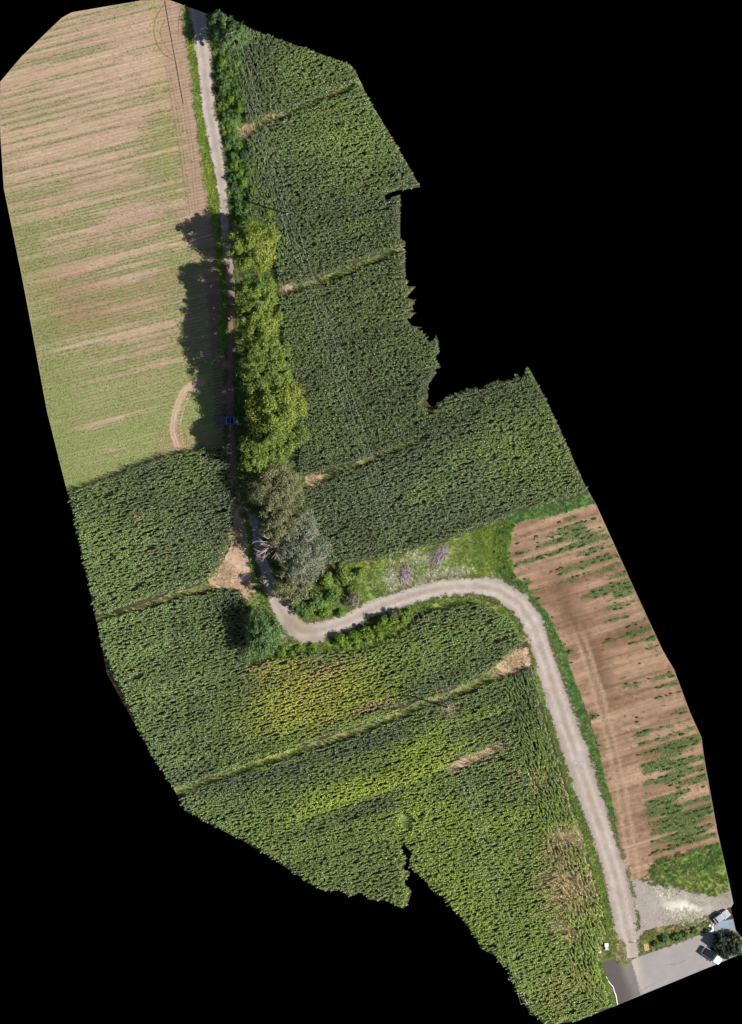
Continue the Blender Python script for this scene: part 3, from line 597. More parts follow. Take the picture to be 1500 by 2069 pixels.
for i, (nm, poly, lb, g) in enumerate(PLOTS):
    RS = .62 if i in (0, 1, 2) else .67
    p = rows(poly, 18, RS, .2, .035); an = np.full(len(p), math.radians(18))
    if i in (0, 1, 6):        # the end rows run along the track
        hl = {0: [(482,60,0),(500,250,0)], 1: [(500,285,0),(520,440,0),(562,470,0)], 6: [(1095,1380,0),(1125,1500,0),(1160,1620,0),(1195,1740,0),(1225,1850,0),(1222,1950,0)]}[i]
        wd = 75 if i == 6 else 52; hd = {0: 96, 1: 97, 6: 107}[i]
        p = p[seg_dist(p, hl) > wd]; q = rows(poly, hd, RS, .2, .035); q = q[seg_dist(q, hl) <= wd]
        an = np.concatenate([np.full(len(p), math.radians(18)), np.full(len(q), math.radians(hd))]); p = np.concatenate([p, q])
    k = np.ones(len(p), bool)
    for st_ in ROADS + [VERGE_M, VERGE_L, VERGE_R]: k &= seg_dist(p, st_) > 3
    for st_ in PATHS: k &= seg_dist(p, st_) > 1 - 4 * (st_ is PATH_7 or st_ is PATH_6)
    for d_ in [SMEAR] + DIRT[:2]: k &= ~inside(d_, p)
    kk = rng.uniform(0, 1, len(p)) < .35
    for d_ in DIRT[2:5]: k &= ~inside(d_, p) | kk
    for x, y, r in CLEAR_T: k &= np.hypot(p[:, 0] - x, p[:, 1] - y) > r * .8
    u, v = uv(p, 18)
    gap = fbm(p[:, 0] / 9, p[:, 1] / 9, 140 + i); gap2 = vnoise(u / 5, np.round(v / RS) * 3.7, 160)       # missing plants: patches and stretches of single rows
    k &= (gap > .20) & (gap2 > .045) & (rng.uniform(0, 1, len(p)) > .05)
    thin = np.maximum.reduce([ell(p, 1150, 1800, 45, 55, 60), ell(p, 1130, 1870, 40, 25), ell(p, 740, 1432, 70, 6) * .8, ell(p, 660, 1350, 50, 8) * .7, ell(p, 960, 1545, 60, 14) * .9, ell(p, 910, 1435, 26, 10)])
    k &= rng.uniform(0, 1, len(p)) > thin * .6
    p = p[k]; an = an[k]; u, v = uv(p, 18)
    h = .80 + .30 * fbm(p[:, 0] / 35, p[:, 1] / 35, 150) + .08 * (fbm(u / 8, v / 1.2, 155) - .5) + rng.normal(0, .08, len(p))
    h *= 1 - .25 * ell(p, 640, 1400, 170, 70)
    scatter(nm, 'maize', p, maize_tint(p), h, lb, 'maize', 0.0, 'maize plots', rz=an + rng.normal(0, ( .6 if i in (0, 1, 2) else .4 if i == 3 else .10), len(p)), tilt=.16)

# seedlings of the left field
p = rows(FIELD_L, 14, .65, .22, .03); p = p[headland(p) < .5]
q = rows(FIELD_L, 99.5, .7, .3, .03); q = q[headland(q) >= .5]
p = np.concatenate([p, q]); p = clear(p, [VERGE_L, ROAD_N], 2)
L = seg_dist(p, spline(LOOP, 5)); D = green_L(p); p = p[(L > 8) & (rng.uniform(0, 1, len(p)) < .30 + 1.1 * sstep(.42, .66, D))]; D = green_L(p)
t = mixc((.085, .135, .045), (.150, .240, .060), sstep(.4, .7, D) ); t = t * (1 + .3 * sstep(600, 900, p[:, 1]))[:, None]; t = mixc(t, (.24, .24, .09), .5 * (rng.uniform(0, 1, len(p)) < .2))
scatter('seedling_rows', 'seedling', p, t, rng.uniform(.8, 1.4, len(p)) * (.75 + .6 * sstep(.42, .66, D)), 'drilled rows of small green seedlings on the tan field', 'seedlings', 0.006)
# weeds of the right field
p = rows(FIELD_R, 17, .42, .2, .06); p = clear(p, [VERGE_R, ROAD_S], 2); D = weeds_R(p)
p = p[rng.uniform(0, 1, len(p)) < .95 * sstep(.56, .63, D) + .025]; t = mixc((.045, .140, .030), (.085, .195, .036), rng.uniform(0, 1, len(p)))
scatter('field_weeds', 'seedling', p, t, rng.uniform(.9, 1.9, len(p)), 'low green weeds in streaks over the brown bare field', 'weeds', 0.006)

q = spread(FIELD_R, .9); q = clear(q, [VERGE_R, ROAD_S], 2); t = mixc((.13, .075, .045), (.30, .20, .13), rng.uniform(0, 1, len(q)))
scatter('soil_clods', 'stone', q, t, rng.uniform(.08, .26, len(q)), 'brown soil clods strewn over the bare field', 'clods', 0.006)
# turf
def turf(name, poly, per, c0, c1, lab, smin=.6, smax=1.2, strips=(), dry=.12, m=0, polys=()):
    p = spread(poly, per); p = clear(p, ROADS, m) if len(p) else p
    p = clear(p, strips, 0); p = clear_poly(p, polys)
    n = fbm(p[:, 0] / 15, p[:, 1] / 15, 200); t = mixc(c0, c1, sstep(.3, .7, n)); t = mixc(t, (.30, .26, .13), (rng.uniform(0, 1, len(p)) < dry) * .8)
    scatter(name, 'grass', p, t, rng.uniform(smin, smax, len(p)), lab, 'grass', 0.02)
turf('verge_grass', strip_poly(VERGE_L, 6), 7, (.14, .27, .038), (.26, .35, .045), 'tall bright grass verge along the west side of the upper track', .9, 1.7, m=-1, dry=.05)
turf('verge_grass', strip_poly(VERGE_R, 6), 7, (.05, .145, .036), (.09, .185, .042), 'green grass strip between the gravel track and the brown field', .6, 1.2, m=0, dry=.09)
turf('verge_grass', strip_poly(VERGE_M, 6), 7, (.095, .20, .028), (.18, .265, .038), 'bright green weedy strip between the southern maize and the gravel track', .8, 1.5, m=0, dry=.06)
VERGE_S = [(1209,1945,14),(1216,1965,12),(1227,1990,11),(1236,2010,10),(1243,2036,9)]
sheet('grass_verge', strip_poly(VERGE_S, 5, 1, 8), 0.010, M['turf'], c_turf(18), 0.8)
turf('verge_grass', strip_poly(VERGE_S, 6), 9, (.095, .20, .028), (.18, .265, .038), 'green weedy edge between the maize and the dark asphalt', .7, 1.2, dry=.1)
turf('bank_grass', GRASS_C, 6, (.095, .185, .032), (.19, .27, .045), 'rough grass bank between the maize and the track bend', .6, 1.3, dry=.22)
turf('bank_grass', [(950,1080),(1010,1052),(1035,1062),(1025,1110),(1038,1165),(1005,1165),(975,1120)], 6, (.12, .24, .03), (.17, .28, .036), 'bright green grass at the corner of the brown field', .8, 1.4, dry=.03)
turf('rough_grass_tufts', [(1290,1780),(1330,1735),(1400,1715),(1500,1695),(1500,1795),(1440,1812),(1400,1803),(1340,1792)], 6, (.06, .13, .025), (.13, .18, .04), 'tall green grass north of the gravel yard', .6, 1.4, dry=.12)
turf('island_grass', ISLE, 7, (.07, .11, .025), (.15, .18, .05), 'weedy grass island between the gravel yard and the asphalt road', .5, 1.1, dry=.3)
turf('roadside_grass', ROADSIDE_SW, 6, (.09, .15, .03), (.18, .18, .07), 'dry weedy corner at the end of the gravel track', .5, 1.1, dry=.4)
turf('inner_bank_grass', [(500,1200),(540,1190),(560,1230),(580,1290),(640,1300),(680,1288),(700,1270),(760,1238),(830,1215),(960,1205),(1040,1235),(1068,1290),(1050,1300),(1030,1250),(960,1222),(840,1240),(820,1275),(740,1315),(640,1318),(570,1335),(505,1345)], 6, (.075, .145, .025), (.14, .20, .03), 'green weedy edge between the track bend and the yellowed maize', .7, 1.4)
turf('hedge_undergrowth', [(432,90),(470,80),(500,150),(500,250),(478,262),(500,290),(505,350),(520,440),(560,460),(480,470),(466,450),(460,350),(446,250),(438,150)], 9, (.09, .19, .045), (.16, .26, .045), 'leafy undergrowth at the foot of the hedge', .9, 1.6)
turf('tree_undergrowth', [(480,480),(560,470),(575,560),(585,650),(600,740),(620,850),(620,940),(610,1000),(640,1080),(655,1140),(640,1250),(590,1245),(560,1190),(535,1120),(515,1050),(490,1000),(482,900),(482,700)], 4, (.06, .12, .03), (.12, .17, .04), 'shaded undergrowth beneath the tree row', .9, 1.6)
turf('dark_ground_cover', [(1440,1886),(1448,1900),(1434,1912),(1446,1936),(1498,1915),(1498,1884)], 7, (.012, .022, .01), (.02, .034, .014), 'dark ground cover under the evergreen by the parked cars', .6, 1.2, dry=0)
for pth, lb in zip(PATHS, ['grassy boundary path between the two northern maize plots', 'grassy boundary path north of the dark maize plot', 'grassy boundary path south of the dark maize plot', 'grassy boundary path across the western maize',
                           'long grassy path from the track bend through the southern maize', 'thin grassy line beside the bright yellow-green maize band', 'short grassy line in the far southern maize']):
    p = strip_poly([(a, b, c * .9) for a, b, c in pth], 6)
    q = spread(p, 5); q = clear(q, ROADS, 0)
    de = np.minimum.reduce([np.hypot(q[:, 0] - x, q[:, 1] - y) - r for x, y, r in [(492, 264, 20), (578, 588, 16), (635, 971, 18), (445, 1160, 26), (1050, 1335, 44)]]); q = q[(de > 0) | (rng.uniform(0, 1, len(q)) < .12)]
    n = fbm(q[:, 0] / 12, q[:, 1] / 12, 220); t = mixc((.085, .16, .03), (.20, .22, .07), sstep(.3, .7, n))
    scatter('path_grass', 'grass', q, t, rng.uniform(.5, 1.0, len(q)), lb, 'grass', 0.02)
turf('median_grass', strip_poly([(478,925,6),(482,960,8),(487,1000,8),(497,1040,8),(503,1080,9),(508,1120,10),(512,1160,9),(518,1190,11)], 5), 8, (.07, .15, .025), (.12, .19, .03), 'green grass ridge between the two wheel ruts', .5, .9, m=-30)
# weeds creeping over the track's edges
for rd, lb in ((ROAD_N, 'grass creeping over the edges of the upper track'), (ROAD_S, 'grass creeping over the edges of the curving southern track')):
    q = np.array(strip_poly(rd, 3)); q = np.repeat(q, 7, 0) + rng.normal(0, 2.4, (len(q) * 7, 2)); q = q[inside(OUT, q)]; q = q[(fbm(q[:, 0] / 18, q[:, 1] / 18, 230) > .42) & (q[:, 1] < 1880)]
    t = mixc((.09, .155, .035), (.26, .24, .10), rng.uniform(0, 1, len(q)) ** 1.5); scatter('edge_grass', 'grass', q, t, rng.uniform(.35, .85, len(q)), lb, 'grass', 0.03)
# dry straw
SP = [((492, 264), 20), ((545, 238), 9), ((578, 588), 17), ((635, 971), 18), ((455, 1160), 26), ((480, 1080), 24), ((500, 1190), 16), ((1150, 1690), 30), ((1150, 1888), 26), ((910, 1435), 14), ((1040, 1335), 26), ((1140, 1800), 40), ((960, 1527), 22)]
q = np.concatenate([np.array(c) + rng.normal(0, .45, (int(r * r * .55), 2)) * r for c, r in SP]); q = q[inside(OUT, q)]; q = clear(q, [ROAD_S], 0)
t = mixc((.26, .205, .135), (.52, .43, .31), rng.uniform(0, 1, len(q)))
scatter('dry_straw', 'straw', q, t, rng.uniform(.5, 1.1, len(q)), 'pale dry maize straw strewn over bare patches at the plot ends', 'straw', 0.03, tilt=.2)
# pale flowering weeds on the bank
q = np.concatenate([np.array(c) + rng.normal(0, .5, (n, 2)) * np.array(r) for c, r, n in [((795, 1172), (20, 30), 620), ((850, 1130), (30, 14), 420), ((900, 1158), (60, 16), 620), ((860, 1178), (40, 12), 320), ((1345, 1800), (26, 12), 120), ((1385, 1850), (40, 14), 200)]])
q = clear(q, [ROAD_S], 0); t = mixc((.34, .39, .27), (.78, .78, .72), rng.uniform(0, 1, len(q)) ** 1.3)
scatter('pale_weeds', 'grass', q, t, rng.uniform(.4, .9, len(q)), 'pale grey-white weeds among the grass by the track bend', 'weeds', 0.03)
# loose stones on the road shoulders
edge = strip_poly(ROAD_S, 4); half = len(edge) // 2
q = np.array([e for e in edge]); q = np.repeat(q, 9, 0) + rng.normal(0, 2.2, (len(q) * 9, 2)); q = q[(q[:, 0] > 560) & (rng.uniform(0, 1, len(q)) < np.where(q[:, 1] > 1340, .8, .35))]
q = np.concatenate([q, spread(PAD, 9), np.array((1160, 1545)) + rng.normal(0, 8, (120, 2)), np.array((575, 1290)) + rng.normal(0, 8, (160, 2)), np.array((1020, 1168)) + rng.normal(0, 9, (200, 2))]); q = q[inside(OUT, q)]
t = mixc((.24, .20, .175), (.42, .37, .335), rng.uniform(0, 1, len(q))); t = mixc(t, (.62, .59, .55), .8 * ell(q, 1370, 1828, 70, 24, 0))
scatter('loose_stones', 'stone', q, t, rng.uniform(.06, .2, len(q)), 'loose pale stones along the gravel track shoulders', 'stones', 0.03)

# ------------------------------------------------------------------ trees and shrubs
def tube(V, F, pts, radii, sides=6):
    n0 = len(V)
    for i, (p, r) in enumerate(zip(pts, radii)):
        p = Vector(p); d = (Vector(pts[min(i + 1, len(pts) - 1)]) - Vector(pts[max(i - 1, 0)])).normalized()
        a = d.orthogonal().normalized(); b = d.cross(a)
        for k in range(sides):
            w = 2 * math.pi * k / sides; V.append(tuple(p + a * (r * math.cos(w)) + b * (r * math.sin(w))))
    for i in range(len(pts) - 1):
        for k in range(sides):
            a = n0 + i * sides + k; b = n0 + i * sides + (k + 1) % sides; F.append((a, b, b + sides, a + sides))
    F.append(tuple(n0 + (len(pts) - 1) * sides + k for k in range(sides))); F.append(tuple(n0 + k for k in range(sides))[::-1])
def limb(V, F, r, a, b, r0, r1, bend=.08, segs=5, sides=5):
    a = Vector(a); b = Vector(b); L = (b - a).length; pts = []
    o = Vector((r.uniform(-1, 1), r.uniform(-1, 1), r.uniform(-.3, 1))) * L * bend
    for k in range(segs + 1):
        t = k / segs; pts.append(a.lerp(b, t) + o * math.sin(math.pi * t))
    tube(V, F, pts, [r0 + (r1 - r0) * k / segs for k in range(segs + 1)], sides); return pts
def leaves(rs, cen, rad, clusters, per, size, flat=.75, shell=.5, cl_r=.2):
    """leaf quads in clumps through the crown's volume, thicker towards its skin"""
    d = rs.normal(size=(clusters, 3)); d[:, 2] = np.abs(d[:, 2]) * 1.1 - .35; d /= np.linalg.norm(d, axis=1)[:, None]
    rr = shell + (1 - shell) * rs.uniform(0, 1, clusters) ** .6
    th = np.arctan2(d[:, 1], d[:, 0]); lob = 1 + .13 * np.sin(th * 3 + rs.uniform(0, 6)) + .09 * np.sin(th * 5 + rs.uniform(0, 6))
    c = d * (rr * lob)[:, None] * rad
    cr = rs.uniform(.45, 1.5, clusters) * cl_r * rad
    k = np.repeat(np.arange(clusters), per); n = len(k)
    o = rs.normal(size=(n, 3)); o /= np.linalg.norm(o, axis=1)[:, None]; o *= (rs.uniform(0, 1, n) ** .45)[:, None]; o[:, 2] *= .75
    p = c[k] + o * cr[k][:, None]; p[:, 2] *= flat; p = p + cen
    nrm = o * .8 + d[k] * .35 + np.array((0, 0, .45)) + rs.normal(size=(n, 3)) * .45; nrm /= np.linalg.norm(nrm, axis=1)[:, None]
    a = np.cross(nrm, rs.normal(size=(n, 3))); a /= np.linalg.norm(a, axis=1)[:, None]; b = np.cross(nrm, a)
    s = size * rs.uniform(.6, 1.35, n)[:, None]
    V = np.stack([p - a * s, p - b * s * .55 + nrm * s * .12, p + a * s, p + b * s * .55 + nrm * s * .12], 1).reshape(-1, 3)
    return V, np.arange(n * 4).reshape(-1, 4), c * np.array((1, 1, flat)) + cen
def tree(name, px, py, r_px, h, mat, label, seed, clusters=95, per=95, size=.24, bare=0, group=None, cat='tree', trunk='bark', trunk_r=.24, stretch=(1, 1), shell=.35, flat=.8, cl_r=.19):
    x, y = P(px, py); root = empty(name, (x, y, 0.0)); rs = np.random.default_rng(seed); r = random.Random(seed)
    R = r_px * S; cz = h - R * flat * .95; cz = max(cz, h * .45)
    V, F, cen = leaves(rs, np.array((0, 0, cz)), R * .96, int(clusters * 1.6), int(per * 1.15), size * .78, flat, shell, cl_r)
    V[:, 0] *= stretch[0]; V[:, 1] *= stretch[1]; cen[:, 0] *= stretch[0]; cen[:, 1] *= stretch[1]
    TV, TF = [], []
    top = (r.uniform(-.4, .4), r.uniform(-.4, .4), cz * .95)
    limb(TV, TF, r, (0, 0, -.1), top, trunk_r, trunk_r * .55, .03, 6, 8)
    for c in cen[rs.permutation(len(cen))[:14 + bare]]:
        z0 = cz * r.uniform(.5, .92); b0 = (top[0] * z0 / cz, top[1] * z0 / cz, z0)
        limb(TV, TF, r, b0, c, trunk_r * .35, .035, .1)
    tr = mesh_obj('trunk', TV, TF, M[trunk], root, True)
    mesh_obj('crown', V, F, LEAF[mat], root)
    if bare:
        BV, BF = [], []
        for i in range(bare):
            a = r.uniform(0, 6.28); q = R * r.uniform(.55, 1.08); st = (r.uniform(-.15, .15) * R, r.uniform(-.15, .15) * R, cz * r.uniform(.6, 1.0))
            e = (q * math.cos(a) * stretch[0], q * math.sin(a) * stretch[1], cz + R * flat * r.uniform(.45, .95) * math.sqrt(max(.05, 1.15 - (q / R) ** 2)))
            pts = limb(BV, BF, r, st, e, .09, .03, .12, 5, 4)
            for j in (2, 3, 4):
                for _ in range(2):
                    b = pts[j]; e2 = b + Vector((math.cos(a + r.uniform(-.9, .9)), math.sin(a + r.uniform(-.9, .9)), r.uniform(-.1, .5))) * r.uniform(.6, 1.5)
                    limb(BV, BF, r, b, e2, .04, .018, .1, 3, 4)
        mesh_obj('bare_branches', BV, BF, M['dead'], root, True)['label'] = 'leafless grey branches'
    return tag(root, label, cat, group)
G1 = 'trees in the row beside the track'
tree('broadleaf_tree', 510, 498, 52, 10.8, 'yellow', 'yellow-green round tree at the north end of the tree row', 1, 105, 100, group=G1)
tree('broadleaf_tree', 516, 600, 45, 12.0, 'lime', 'yellow-green tree second from the north end of the tree row', 2, group=G1)
tree('broadleaf_tree', 518, 652, 48, 12.0, 'yellow', 'golden-green tree third from the north end of the tree row', 3, group=G1)
tree('broadleaf_tree', 530, 708, 48, 13.5, 'lime', 'tall lime-green tree fourth from the north in the tree row', 4, group=G1)
tree('broadleaf_tree', 540, 762, 54, 13.0, 'mid', 'deeper green tree in the middle of the tree row', 5, group=G1)
tree('broadleaf_tree', 553, 822, 62, 13.0, 'yellow', 'widest yellow-green tree in the row, right of the blue truck', 6, 120, 105, group=G1)
tree('broadleaf_tree', 556, 880, 58, 12.0, 'mid2', 'lime-green tree just south of the widest tree in the row', 7, 110, 100, group=G1)
tree('broadleaf_tree', 520, 915, 40, 10.5, 'lime', 'smaller lime tree at the south end of the yellow-green row, by the track', 8, 80, 90, group=G1)
tree('olive_green_tree', 560, 982, 56, 10.0, 'olive', 'dull olive tree with grey bare twigs south of the yellow-green row', 9, 105, 85, .2, bare=10, group=G1)
tree('olive_green_tree', 562, 1056, 44, 9.0, 'olive', 'olive tree left of the grey-green trees, overhanging the track', 10, 75, 80, .2, group=G1)
tree('grey_green_tree', 603, 1072, 43, 9.0, 'grey', 'thin grey-green tree with bare branches, northern of the grey-green trees', 11, 80, 75, .2, bare=16, group=G1)
tree('grey_green_tree', 612, 1128, 50, 10.0, 'grey', 'largest grey-green tree with bare branches at the southern end of the row', 12, 100, 75, .2, bare=20, group=G1)
tree('grey_green_tree', 590, 1182, 42, 7.5, 'olive', 'low dull green tree beside the sunlit gap in the track', 13, 70, 70, .2, bare=5, group=G1)
tree('deep_green_tree', 531, 1278, 42, 8.0, 'teal', 'deep green tree standing alone inside the first track bend', 14, 90, 90, .2, stretch=(.85, 1.3), group=None)
tree('deep_green_tree', 466, 72, 36, 7.5, 'teal', 'dark green tree at the north end of the gravel track', 15, 80, 85, .2)
tree('deep_green_tree', 440, 48, 25, 5.5, 'teal', 'small dark tree shading the very top of the gravel track', 16, 55, 80, .2)
tree('evergreen_tree', 1460, 1899, 17, 3.6, 'dark', 'nearly black evergreen tree beside the white parked car', 17, 30, 90, .2, stretch=(1.1, .85))
tree('evergreen_tree', 1486, 1906, 16, 4.0, 'dark', 'dark evergreen tree at the far eastern corner beyond the white car', 18, 30, 90, .2, stretch=(.9, 1.15))
# the dead tree
x, y = P(560, 1102); root = empty('dead_tree', (x, y, 0)); r = random.Random(5); TV, TF = [], []
limb(TV, TF, r, (0, 0, -.1), (.1, 0, 5.0), .22, .13, .03, 6, 8); mesh_obj('trunk', TV, TF, M['deadpink'], root, True)
for i in range(15):
    a = r.uniform(0, 6.28) if i > 6 else r.uniform(2.5, 4.0); q = r.uniform(1.6, 3.0) + (1.2 if i <= 6 else 0); V, F = [], []
    pts = limb(V, F, r, (.1, 0, r.uniform(3.2, 5)), (q * math.cos(a), q * math.sin(a), r.uniform(5.5, 8.5)), .1, .035, .12, 5, 5)
    for j in (2, 3, 4, 5):
        for _ in range(2):
            e = pts[j] + Vector((math.cos(a + r.uniform(-1, 1)), math.sin(a + r.uniform(-1, 1)), r.uniform(-.2, .6))) * r.uniform(.6, 1.4); limb(V, F, r, pts[j], e, .045, .02, .1, 3, 4)
    mesh_obj('branch', V, F, M['deadpink'] if i % 3 == 0 else M['dead'], root, True)
tag(root, 'leafless dead tree with pinkish grey branches over the shaded track', 'tree')

SHR = {}
def shrub_proto(mat, k):
    key = (mat, k)
    if key not in SHR:
        rs = np.random.default_rng(300 + k + 7 * len(SHR)); r = random.Random(k)
        V, F, cen = leaves(rs, np.array((0, 0, .55)), .92, 34, 60, .085, .75, .4, .33); V[:, 2] = np.maximum(V[:, 2], .02)
        TV, TF = [], []
        for c in cen[:9]: limb(TV, TF, r, (r.uniform(-.08, .08), r.uniform(-.08, .08), -.03), c, .03, .01, .08, 3, 4)
        a = mesh_obj('foliage', V, F, LEAF[mat], link=False); b = mesh_obj('stem', TV, TF, M['bark'], link=False); SHR[key] = (a.data, b.data)
    return SHR[key]
def shrub(px, py, r_px, h, mat, label, group=None, name='shrub', lay=None):
    k = random.randrange(3); a, b = shrub_proto(mat, k); x, y = P(px, py)
    root = empty(name, (x, y, 0.0), random.uniform(0, 6.28)); R = r_px * S; root.scale = (R, R * random.uniform(.9, 1.1), h / 1.2)
    if lay: root.rotation_euler.z = lay[0] + random.choice((0, math.pi)) + random.gauss(0, .12); f = random.uniform(.6, 1.1); root.scale = (R * lay[1] * f, R * lay[2], h / 1.2)
    for nm, me in (('foliage', a), ('stem', b)):
        o = bpy.data.objects.new(nm, me); C.objects.link(o); o.parent = root
    return tag(root, label, 'shrub', group)
HG = 'hedge shrubs along the upper track'
for i, yy in enumerate(range(98, 436, 15)):
    xr = float(np.interp(yy, [60, 100, 213, 285, 345, 400, 470], [425, 430, 438, 452, 460, 465, 470]))
    wid = float(np.interp(yy, [90, 200, 270, 330, 440], [46, 44, 28, 40, 46]))
    for j, f in enumerate((.2, .52, .86)):
        if wid < 35 and j == 2: continue
        shrub(xr + 10 + wid * .92 * f + random.uniform(-3, 3), yy + random.uniform(-7, 7), random.uniform(10, 15), random.uniform(.9, 1.7) * (1 + .5 * f), hm := random.choice(['hedge', 'hedge', 'bright', 'teal']),
              '%s shrub in the %s stretch of the hedge beside the upper gravel track' % ({'hedge': 'mid green', 'bright': 'light green', 'teal': 'deep green'}[hm], 'northern' if yy < 210 else 'middle' if yy < 320 else 'southern'), HG)
for a in [(545, 430, 14, 2.0), (490, 440, 12, 1.6)]: shrub(*a, 'bright', 'light green shrub just north of the tree row', 'shrubs north of the tree row')
BG = 'shrubs on the grass bank'
for a in [(640, 1215, 18, 2.2, 'hedge'), (662, 1172, 18, 2.4, 'bright'), (692, 1165, 22, 2.6, 'mid'), (728, 1160, 14, 1.6, 'bright'), (672, 1205, 17, 2.4, 'hedge'), (655, 1238, 12, 1.5, 'bright'), (690, 1240, 10, 1.2, 'bright'), (715, 1185, 15, 2, 'mid'), (620, 1235, 14, 2, 'hedge'), (600, 1225, 15, 2.4, 'teal')]:
    shrub(*a, 'green shrub on the grass bank inside the first bend of the track', BG)
shrub(712, 1212, 16, 2.2, 'dry', 'dry grey shrub among green ones on the grass bank')
RG = 'roadside hedge south of the track bend'
for a in [(690, 1292, 16, 2.2), (715, 1290, 18, 2.8), (740, 1284, 18, 3.0), (766, 1276, 16, 2.6), (790, 1262, 20, 3.2), (812, 1250, 18, 2.8), (775, 1256, 14, 3.0), (826, 1240, 10, 1.6), (700, 1302, 11, 1.5)]:
    shrub(*a, 'bright', 'bright green shrub in the clump shading the south edge of the track', RG)
shrub(796, 1240, 10, 2.2, 'dry', 'dry purplish shrub at the top of the roadside clump')
for a in [(570, 1318, 13, 1.4), (605, 1312, 10, 1.1), (590, 1322, 9, 1.0), (632, 1308, 9, 1.0)]: shrub(*a, 'bright', 'low bright shrub beside the yellowed maize under the first bend', 'low shrubs by the yellowed maize')
IG = 'dark bushes on the grass island'
for a in [(1327, 1907, 8, 1.1), (1344, 1899, 10, 1.3), (1369, 1893, 10, 1.3), (1386, 1887, 8, 1.1), (1404, 1880, 7, 1.0)]: shrub(*a, 'teal', 'small dark bush on the grass island by the asphalt road', IG)
for a in [(1462, 1925, 12, 2.2), (1485, 1915, 14, 2.6), (1452, 1908, 13, 2.4), (1480, 1893, 13, 2.4), (1456, 1895, 10, 1.8), (1446, 1920, 9, 1.5), (1470, 1930, 10, 1.8), (1494, 1903, 11, 2.2), (1462, 1908, 14, 3.0), (1490, 1922, 10, 1.6)]: shrub(*a, 'dark', 'black-green bush crowding around the evergreen by the cars', 'bushes around the evergreen')
# weed clumps of the brown field, each a plant of its own
wp = rows(FIELD_R, 17, 1.1, .8, .15); wp = clear(wp, [VERGE_R, ROAD_S], 4); D = weeds_R(wp); wp = wp[(D > .53)]; wp = wp[rng.permutation(len(wp))][:260]
for x, y in wp: shrub(float(x), float(y), random.uniform(1.7, 3.4), random.uniform(.2, .4), 'bright2', 'low leafy weed clump on the %s part of the brown bare field' % ('northern' if y < 1250 else 'middle' if y < 1500 else 'southern'), 'weed clumps on the bare field', 'weed_clump', (math.radians(17), 2.0, .75))

# brush piles
def brush_pile(px, py, rx, ry, rot, label, seed, n=110):
    x, y = P(px, py); root = empty('brush_pile', (x, y, 0.03), math.radians(rot)); r = random.Random(seed)
    for layer in range(3):
        V, F = [], []
        for i in range(n // 3):
            a = r.uniform(0, 6.28); q = math.sqrt(r.random()); c = Vector((rx * q * math.cos(a), ry * q * math.sin(a), .1 + .7 * (1 - q) * r.random())); b = r.gauss(0, .7) + (math.pi / 2 if layer == 2 else 0)
            d = Vector((math.cos(b), math.sin(b), r.uniform(-.12, .12))) * r.uniform(.5, 1.2); limb(V, F, r, c - d, c + d, .05, .02, .06, 3, 4)
        mesh_obj('branch_layer', V, F, M[['brush', 'dead', 'brush'][layer]], root, True)
    tag(root, label, 'brush pile')
brush_pile(820, 1160, 1.3, 1.9, -20, 'rounded pile of dead purplish branches on the grass bank', 1)
brush_pile(888, 1122, 2.2, 1.3, 48, 'long pile of dead grey branches on the upper grass bank', 2, 130)

# ------------------------------------------------------------------ power line
def box(V, F, c, s):
    n = len(V); x, y, z = c; a, b, d = s[0] / 2, s[1] / 2, s[2] / 2
    V += [(x + i * a, y + j * b, z + k * d) for k in (-1, 1) for i, j in ((-1, -1), (1, -1), (1, 1), (-1, 1))]
    F += [tuple(n + q for q in f) for f in ((3, 2, 1, 0), (4, 5, 6, 7), (0, 1, 5, 4), (1, 2, 6, 5), (2, 3, 7, 6), (3, 0, 4, 7))]
POLES = [(468, 66), (580, 432), (906, 1430), (1064, 2026)]
ARM = {}
def pole(px, py, label, ang, h=8.8):
    x, y = P(px, py); root = empty('utility_pole', (x, y, 0), ang)
    V, F = [], []; tube(V, F, [(0, 0, -.3), (0, 0, h * .5), (0, 0, h)], [.19, .15, .11], 12); mesh_obj('post', V, F, M['concrete'], root, True)
    V, F = [], []; box(V, F, (0, 0, h - .35), (2.5, .12, .12)); box(V, F, (0, 0, h - .55), (.1, .34, .2)); mesh_obj('crossarm', V, F, M['steel'], root)
    for k in (-1.15, 0.0, 1.15):
        V, F = [], []; z = h - .29 if k else h
        tube(V, F, [(k, 0, z), (k, 0, z + .1), (k, 0, z + .101), (k, 0, z + .2), (k, 0, z + .26)], [.03, .03, .075, .06, .03], 8); mesh_obj('insulator', V, F, M['porcelain'], root, True)
    return tag(root, label, 'pole')
wires = [[], [], []]
for i, (px, py) in enumerate(POLES):
    a = P(*POLES[max(0, i - 1)]); b = P(*POLES[min(3, i + 1)]); d = math.atan2(b[1] - a[1], b[0] - a[0]); ang = d - math.pi / 2
    pole(px, py, ['pale pole hidden beside the dark northern tree', 'pale pole casting a long shadow in the second maize plot', 'pale pole beside a bare patch in the southern maize', 'pale pole at the southern edge of the maize'][i], ang)
    x, y = P(px, py)
    for j, k in enumerate((-1.15, 0.0, 1.15)): wires[j].append(Vector((x + k * math.cos(ang), y + k * math.sin(ang), 8.8 + (.26 if k == 0 else -.03))))
for j, w in enumerate(wires):
    pts = []
    for i in range(3):
        n = 24; sag = (w[i + 1] - w[i]).length * .014
        for k in range(n + (i == 2)):
            t = k / n; q = w[i].lerp(w[i + 1], t); q.z -= sag * 4 * t * (1 - t); pts.append(q)
    V, F = [], []; tube(V, F, pts, [.009] * len(pts), 5)
    tag(mesh_obj('overhead_wire', V, F, M['wire'], None, True), ['thin overhead wire, western of the three power line wires', 'thin overhead wire, middle of the three power line wires', 'thin overhead wire, eastern of the three power line wires'][j], 'wire', 'power line wires')
